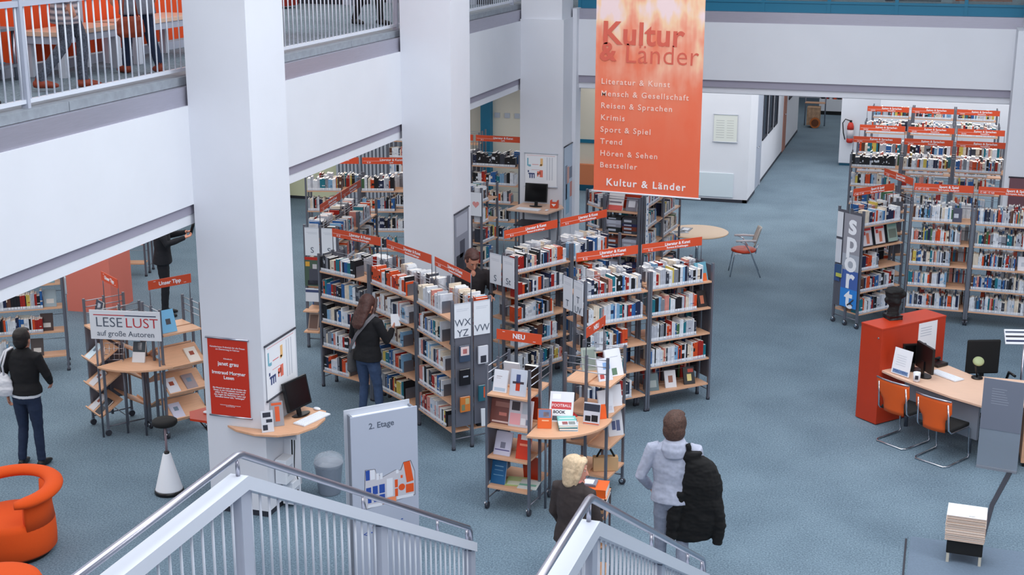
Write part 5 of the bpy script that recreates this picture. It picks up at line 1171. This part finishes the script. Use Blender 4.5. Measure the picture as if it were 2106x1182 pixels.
t = thing('carrier_bag', 'brown paper bag with dark strap on the bottom shelf of the right NEU stand', 'bag'); t.matrix_world = N2 @ T(.22, .1, .285, R(-60))
MB().prism([(-.14, -.04), (.14, -.04), (.14, .05), (-.14, .05)], 0, .16, mat('kraft_paper', (196, 160, 120), .8)).build('bag_body', t); MB().tube([(-.1, 0, .16), (-.04, 0, .27), (0, .0, .31), (.04, 0, .27), (.1, 0, .16)], .012, BLKM, 8).build('strap', t)
# book pillar beside the blonde woman
t = thing('display_pedestal', 'narrow book pedestal behind the blonde woman', 'display stand', -3.16, 12.06, 0, R(4))
for z in (.12, .44, .74, .93): MB().box(0, .36, 0, .32, z-.02, z, BEE).build('shelf', t)
for x in (.01, .35):
    for y in (.01, .31): MB().box(x-.01, x+.01, y-.01, y+.01, 0, .93, ST).build('upright', t)
Mp = T(-3.16, 12.06, -.04, R(4))
zz_ = .93
for i, (th, c, w_, d_, nm) in enumerate(((.035, (226, 228, 236), .34, .27, 'white book under the thick orange volume'), (.085, (224, 96, 24), .33, .25, 'thick orange volume with black emblem on the pedestal'), (.02, (120, 124, 140), .20, .16, 'grey card book lying on the thick orange volume'))):
    o = MB().box(0, w_, 0, .004, zz_, zz_+th, colm('c%d' % i, c)).box(0, w_, 0, d_, zz_, zz_+.003, colm('c%d' % i, c)).box(0, w_, 0, d_, zz_+th-.003, zz_+th, colm('c%d' % i, c))
    if i == 1: o.box(.12, .2, -.001, .001, zz_+.02, zz_+.06, BLK).box(.14, .19, .1, .15, zz_+th, zz_+th+.001, BLK)
    if i == 2: o.box(.03, .17, .03, .13, zz_+th, zz_+th+.001, PAPER)
    o = o.build('book'); o.matrix_world = Mp @ T(.02+(.02 if i == 2 else 0), (.02, .03, .09)[i], .001*(i+1)); tag(o, nm, 'book', 'books on the pedestal'); DB.append(o)
    MB().box(.003, w_-.003, .004, d_-.003, zz_+.003, zz_+th-.003, PAGE).build('page_block', o); zz_ += th+.001
for zi, z in enumerate((.74, .44)):
    for i in range(4):
        c = [(206, 80, 24), (90, 90, 100), (196, 150, 110), (60, 60, 70)][(i+zi) % 4]; hgt = .035
        o = MB().box(.03, .33, .02, .26, z+.002+i*(hgt+.002), z+.002+i*(hgt+.002)+hgt, colm('pile_%d' % c[0], c)).build('book'); o.matrix_world = Mp; tag(o, '%s book, %s in the flat pile on the %s level of the pedestal' % (('orange', 'grey', 'tan', 'charcoal')[(i+zi) % 4], ('lowest', 'second lowest', 'third', 'topmost')[i], ('upper', 'lower')[zi]), 'book', 'books on the pedestal'); DB.append(o)
# LESELUST stands
disp(on(K1, .10, .12, 1.35, 0), .2, .27, .02, (60, 64, 80), 'dark portrait book on the left slanted stand top', ((.2, .05, .9, .4, (206, 206, 214)), (.3, .5, .7, .9, (180, 184, 196))))
disp(on(K1, .36, .40, 1.35, 170), .2, .22, .02, (214, 210, 196), 'cream book at the rear of the left slanted stand top')
disp(on(K2, .16, .06, 1.35, 0, 20), .18, .26, .02, (110, 180, 222), 'light blue book with small dark picture under the Unser Tipp sign', ((.35, .35, .68, .6, (50, 50, 60)),))
Q2 = T(-9.42, 14.72, 0)
disp(Q2 @ T(.12, -.38, .972, R(10), R(-20)), .16, .26, .025, (220, 222, 228), 'black and white portrait book on the shelf below LESELUST', ((0, .5, 1, 1, (36, 50, 62)), (.35, .6, .7, .95, (200, 204, 210))))
w_ = MB()
for i in range(5): w_.tube([(-.12+i*.06, 0, 0), (-.12+i*.06, .06, .2)], .004, CHR, 5)
for k in range(4): w_.tube([(-.12, .02*k, .0667*k), (.12, .02*k, .0667*k)], .004, CHR, 5)
w_.tube([(-.12, 0, 0), (-.12, -.08, .0)], .004, CHR, 5).tube([(.12, 0, 0), (.12, -.08, .0)], .004, CHR, 5)
o = w_.build('wire_rack'); o.matrix_world = Q2 @ T(-.22, -.38, .975, R(20)); tag(o, 'empty chrome wire book rest on the shelf below LESELUST', 'wire rack')
SB = [((206, 226, 240), 'pale blue'), ((40, 44, 56), 'black'), ((214, 214, 222), 'white'), ((226, 216, 206), 'cream'), ((150, 136, 140), 'mauve'), ((196, 196, 216), 'lilac')]
for kq, (K, LK, nmk, items) in enumerate(((K1, KL1, 'left', ((1.0, .14, 0), (.66, .2, 2), (.32, .14, 2), (.32, .34, 1))), (K2, KL2, 'right', ((1.0, .42, 3), (.66, .12, 2), (.66, .36, 4), (.32, .16, 5))))):
    for (z, x, ci) in items:
        Mq = K @ T(LK/2, .275 if kq == 0 else .25, z) @ T(0, -.04, .12) @ Matrix.Rotation(R(32), 4, 'X') @ T(x-LK/2, -.335, .002) @ Matrix.Rotation(R(-84), 4, 'X')
        disp(Mq, .15, .24, .02, SB[ci][0], '%s book lying on the %s slanted shelf of the %s LESELUST stand' % (SB[ci][1], {1.0: 'top', .66: 'middle', .32: 'lowest'}[z], nmk), ((.3, .5, .7, .75, (150, 70, 50) if ci in (3, 2) else (110, 130, 150)),))
# sport bay magazines, far games and face-out books
for i, (c, nm) in enumerate((((206, 200, 206), 'white and red magazine, left one'), ((214, 206, 208), 'white and red magazine, middle one'), ((150, 170, 160), 'grey-green magazine, right one'))):
    b = MB().box(-.13, .13, .03, .035, 0, .34, STD).box(-.13, .13, -.03, .03, 0, .008, STD); o = b.build('magazine_holder'); o.matrix_world = SM @ T(.19+i*.285, .07, 1.31, 0, R(-14)); tag(o, 'black magazine holder, %s on the sport bay' % ('left one', 'middle one', 'right one')[i], 'magazine holder')
    disp(SM @ T(.20+i*.285, .05, 1.325, 0, R(-14)), .21, .28, .01, c, nm+' in a holder on the sport bay', ((.05, .84, .95, .97, (200, 50, 40)), (.4, .1, .7, .7, (196, 110, 84)), (.1, .6, .35, .8, (190, 60, 50))) if i < 2 else ((.05, .84, .95, .97, (120, 160, 150)), (.1, .2, .9, .7, (110, 120, 110))))
G2M = gc and GM
disp(GM @ T(.16, .06, 1.665, 0, R(-26)), .26, .30, .03, (226, 222, 222), 'white and red picture book on top of the boxed games bay', ((.0, .0, 1, .28, (214, 90, 80)), (.1, .4, .9, .5, (120, 110, 120))))
disp(GM @ T(.44, .08, 1.665, 0, R(-20)), .19, .22, .03, (120, 118, 130), 'grey book in a wire rest on the boxed games bay', ((.2, .3, .8, .8, (214, 216, 224)),))
MB().box(.05, .56, .24, .25, 1.68, 1.95, ORC).build('rear_panel', gc)
GB = [((26, 30, 34), 'black'), ((60, 62, 70), 'dark grey'), ((150, 150, 162), 'grey'), ((120, 50, 30), 'brown'), ((176, 180, 196), 'pale grey'), ((30, 36, 80), 'navy')]
for zi, z in enumerate((1.30, .95, .60)):
    for k in range(2):
        zq = z
        for j in range(4 if zi < 2 else 3):
            hh = (.09, .05, .07, .045)[(j+k+zi) % 4]; c, cn = GB[(j*2+k+zi*3) % 6]
            o = MB().box(.05+k*.27, .05+k*.27+.245, .01, .22, zq+.001, zq+hh, colm('game_%s' % cn, c)).box(.08+k*.27, .05+k*.27+.16, .0085, .0101, zq+hh*.3, zq+hh*.7, LGREY).build('game_box'); o.matrix_world = GM
            tag(o, '%s game box, %s in the %s pile on the %s shelf of boxed games' % (cn, ('lowest', 'second', 'third', 'topmost')[j], ('left', 'right')[k], ('upper', 'middle', 'lower')[zi]), 'game box', 'boxed games under the banner'); zq += hh+.001
# books and flyers held on end panels
M3 = Matrix.Translation((A3[0], A3[1], 0)) @ Matrix.Rotation(math.atan2(A4[1]-A3[1], A4[0]-A3[0]), 4, 'Z'); L3_ = (Vector(A4)-Vector(A3)).length
def endp(y, z, w, h, c, lab, blocks=(), M=M3, L=L3_, rot=0): disp(M @ T(L+.05, y, z, R(90), R(rot)), w, h, .02, c, lab, blocks)
endp(.15, 1.14, .14, .20, (60, 76, 100), 'book with pink drawing on the end panel below the WX YZ board', ((.1, .4, .9, .95, (226, 206, 206)), (.3, .5, .7, .8, (200, 120, 120))))
endp(.15, .84, .14, .20, (18, 18, 26), 'black book with white splash on the end panel, middle one', ((.3, .5, .8, .6, (170, 176, 190)),))
endp(.15, .50, .13, .19, (206, 120, 50), 'orange-brown book on the end panel, lowest one', ((.1, .1, .45, .5, (120, 130, 100)), (.5, .5, .9, .9, (190, 170, 120))))
endp(.40, 1.08, .13, .22, (216, 218, 228), 'white book on the end panel below the VW board', ((.2, .05, .8, .45, (50, 52, 64)),))
endp(.40, .60, .13, .20, (40, 100, 116), 'teal book on the right half of the end panel', ((.5, .2, .9, .9, (206, 90, 50)),))
o = MB().prism([(-.07, 0), (.03, 0), (.06, .22), (-.09, .24)], 0, .012, PAPER, FR).build('flyer'); o.matrix_world = M3 @ T(L3_+.06, .43, .28, R(90), R(6)); tag(o, 'white flyer bundle low on the right half of the WX YZ end panel', 'flyer')
M1 = Matrix.Translation((E1[0], E1[1], 0)) @ Matrix.Rotation(math.atan2(E2[1]-E1[1], E2[0]-E1[0]), 4, 'Z')
for z in (.30, .62): o = MB().box(-.16, -.01, .30, .53, z-.02, z, BEE).build('shelf_bracket'); o.matrix_world = M1; tag(o, 'small beech end shelf, %s one, below the left S board' % ('lower' if z < .5 else 'upper'), 'shelf')
disp(M1 @ T(-.05, .41, .98, R(-90), R(-3)), .22, .44, .01, (70, 90, 76), 'magazine with a seated grey-haired person below the left S board', ((0, .9, 1, 1, (180, 40, 30)), (.05, .68, .35, .84, (214, 160, 60)), (.55, .6, .85, .76, (190, 186, 190)), (.3, .1, .95, .6, (70, 72, 84)), (.2, .04, .9, .2, (30, 30, 40))))
disp(M1 @ T(-.05, .41, .74, R(-90), R(-3)), .22, .20, .01, (216, 218, 226), 'white magazine with blue strip below the left S board', ((0, .7, 1, .9, (60, 70, 110)),))
disp(M1 @ T(-.09, .41, .305, R(-90), R(-22)), .16, .26, .015, (150, 130, 120), 'brown book leaning on the lower end shelf below the S board', ((.1, .1, .9, .9, (90, 60, 50)),))
# face-out books on low shelves
Mc = Matrix.Translation((C2[0], C2[1], 0)) @ Matrix.Rotation(math.atan2(C3[1]-C2[1], C3[0]-C2[0]), 4, 'Z')
Mc1 = Matrix.Translation((C1[0], C1[1], 0)) @ Matrix.Rotation(math.atan2(C2[1]-C1[1], C2[0]-C1[0]), 4, 'Z')
for i, (x, c, nm, bl_) in enumerate(((.14, (90, 110, 116), 'grey-green face-out book, left on the bottom shelf of the right UV bay', ((.2, .2, .8, .6, (150, 160, 160)),)), (.42, (216, 214, 218), 'white face-out book, centre of the bottom shelf of the right UV bay', ((.3, .3, .7, .7, (150, 90, 70)),)),
                                  (.72, (22, 22, 28), 'black face-out book with yellow motif, right on the bottom shelf of the UV bay', ((.3, .2, .7, .6, (220, 200, 130)), (.4, .7, .9, .9, (190, 60, 40)))))):
    disp(Mc @ T(x, .07, .242, R(-10), R(-18)), .16, .23, .02, c, nm, bl_)
disp(Mc @ T(.86, .06, 1.662, 0, R(-18)), .18, .25, .02, (96, 150, 170), 'teal face-out book with orange fruit on the top shelf of the UV row', ((.1, .0, .9, .4, (222, 100, 40)),))
disp(Mc @ T(.88, .06, 1.302, 0, R(-18)), .14, .22, .02, (40, 34, 34), 'dark face-out book on the second shelf at the right end of the UV row', ((.3, .2, .7, .7, (190, 110, 80)),))
disp(M3 @ T(.90, .06, 1.662, R(-20), R(-40)), .16, .2, .01, (110, 190, 232), 'light blue leaflet bent out beside the WX YZ board')
disp(M3 @ T(.88, .06, 1.302, R(-10), R(-16)), .16, .23, .02, (60, 70, 84), 'dark face-out book on the second shelf of the WX YZ bay', ((.2, .3, .8, .6, (170, 180, 190)),))
# books on the bottom shelves at the left under the gallery
LMx = Matrix.Translation((L2[0], L2[1], 0)) @ Matrix.Rotation(math.atan2(L3[1]-L2[1], L3[0]-L2[0]), 4, 'Z')
for z, x, c, nm in ((1.302, .93, (110, 150, 166), 'pale teal face-out book on the second shelf, far left bay'), (.952, .93, (150, 166, 176), 'grey-blue face-out book on the middle shelf, far left bay'), (.602, .86, (60, 40, 40), 'dark face-out book with orange scene, lower far left bay'), (.602, .55, (176, 180, 176), 'grey face-out book, lower far left bay'), (.242, .70, (70, 60, 60), 'dark face-out book on the bottom shelf, far left bay'), (1.662, .7, (214, 212, 214), 'white face-out book on the top shelf, far left bay')):
    disp(LMx @ T(x-.06, .06, z, R(-4), R(-16)), .17, .25, .02, c, nm, ((.2, .2, .8, .45, (206, 200, 196)),))
for z in (1.42, 1.10): o = MB().box(-.005, .03, .10, .19, 0, .26, GLASS).box(0, .02, .105, .185, .01, .24, PAPER).build('leaflet_holder'); o.matrix_world = LMx @ T((Vector(L3)-Vector(L2)).length+.02, 0, z); tag(o, '%s clear leaflet holder on the end of the bookcase behind the handbag' % ('upper' if z > 1.3 else 'lower'), 'leaflet holder')
disp(SM @ T(-.045, .40, .78, R(-90), 0), .12, .2, .015, (60, 90, 130), 'small blue book hung left of the sport poster', ((.0, .0, 1, .3, (190, 190, 90)),))
for Mx_, x, z, c, nm in ((Matrix.Translation((-.38, 22.47, 0)), .70, 1.662, (40, 46, 76), 'navy face-out book on the top shelf behind the bust'), (Matrix.Translation((-.38, 22.47, 0)), .38, .242, (196, 150, 130), 'face-out book with red roof on the bottom shelf behind the bust'), (Matrix.Translation((S3[0], S3[1], 0)), .44, .242, (60, 150, 160), 'turquoise face-out book on the bottom shelf behind the office chair'), (Matrix.Translation((S3[0], S3[1], 0)), .80, .952, (214, 214, 222), 'white face-out book on the middle shelf behind the office chair')):
    disp(Mx_ @ T(x, .03, z, 0, R(-12)), .17, .22, .02, c, nm, ((.2, .3, .8, .7, (200, 80, 50)),) if z < .3 else ((.3, .3, .7, .6, (180, 184, 196)),))

# ---------------------------------------------------------------- standing books: 300 largest in view as things, the rest as one object
def book_geo(b, t, h, d, c, acc, M):
    mt = PM[c]; am = PM[(12, 6, 10, 0, 12, 2, 4, 3, 2, 3, 2, 0, 4, 9, 8, 8, 2)[c]] if acc < .30 else None
    b.box(-t/2, t/2, 0, d, 0, h, mt, M)
    if am:
        z0 = h*(.35+acc*.6); b.box(-t/2-.0003, t/2+.0003, -.0006, .02, z0, z0+h*(.06 if acc < .18 else .2), am, M)
def page_geo(b, t, h, d, M, c): b.box(-t/2+.0015, t/2-.0015, .005, d-.002, h-.004, h+.0006, PAGE2 if c in (2, 10, 15) else PAGE, M)
def label_geo(b, t, M): b.box(-t/2+.001, t/2-.001, -.0012, .0, .012, .045, LBL, M)
bpy.context.view_layer.update()
dg = bpy.context.evaluated_depsgraph_get(); dg.update()
scored = []
for r in BOOKS:
    p = r['M'] @ Vector((0, -.004, r['h']*.55)); tp = r['M'] @ Vector((0, .05, r['h']+.003))
    v = p-EYE; dist = v.length
    q = v.normalized(); zc = v.dot(fw); sx_ = v.dot(rt)/zc*FPX+1053; sy_ = 591-v.dot(up)/zc*FPX
    inside = 0 < sx_ < 2106 and 0 < sy_ < 1182
    vis = 0
    if inside:
        nrm = (r['M'].to_3x3() @ Vector((0, -1, 0))); facing = max(0, -nrm.dot(q))
        for tgt, area_ in ((p, r['t']*r['h']*facing), (tp, r['t']*r['d']*max(0, -q.z))):
            vv = tgt-EYE; hit = SC.ray_cast(dg, EYE, vv.normalized(), distance=vv.length-.01)
            if not hit[0]: vis += area_/dist**2
    scored.append((vis, len(scored)))
scored.sort(reverse=True)
NIND = 300-len(DB)
pick = set(i for v, i in scored[:NIND] if v > 0)
rest = MB()
for i, r in enumerate(BOOKS):
    if i in pick:
        b = MB(); I = Matrix.Identity(4); book_geo(b, r['t'], r['h'], r['d'], r['c'], r['acc'], I)
        o = b.build('book'); o.matrix_world = r['M']
        nth = r['n']+1; suf = 'th' if 10 < nth < 20 else {1: 'st', 2: 'nd', 3: 'rd'}.get(nth % 10, 'th')
        tag(o, '%s book, %d%s from %s, %s%s, %s' % (PAL[r['c']][0], nth, suf, 'left' if r['side'] == 0 else 'right', 'rear ' if r['side'] else '', ORDN[r['lv']], r['short']), 'book', 'books on the library shelves')
        pb = MB(); page_geo(pb, r['t'], r['h'], r['d'], I, r['c']); pb.build('page_block', o)
        lb = MB(); label_geo(lb, r['t'], I); lb.build('spine_label', o)
    else:
        book_geo(rest, r['t'], r['h'], r['d'], r['c'], r['acc'], r['M']); page_geo(rest, r['t'], r['h'], r['d'], r['M'], r['c']); label_geo(rest, r['t'], r['M'])
o = rest.build('shelved_books')
tag(o, 'all smaller and farther books standing in rows on the library shelves', 'books', kind='stuff')
for o in bpy.data.objects:
    if 'label' in o and (len(o['label'].split()) > 16 or len(o['label'].split()) < 4): print('LBL', o.name, o['label'])
print('BOOKS', len(BOOKS), 'display', len(DB), 'individual', len(pick))
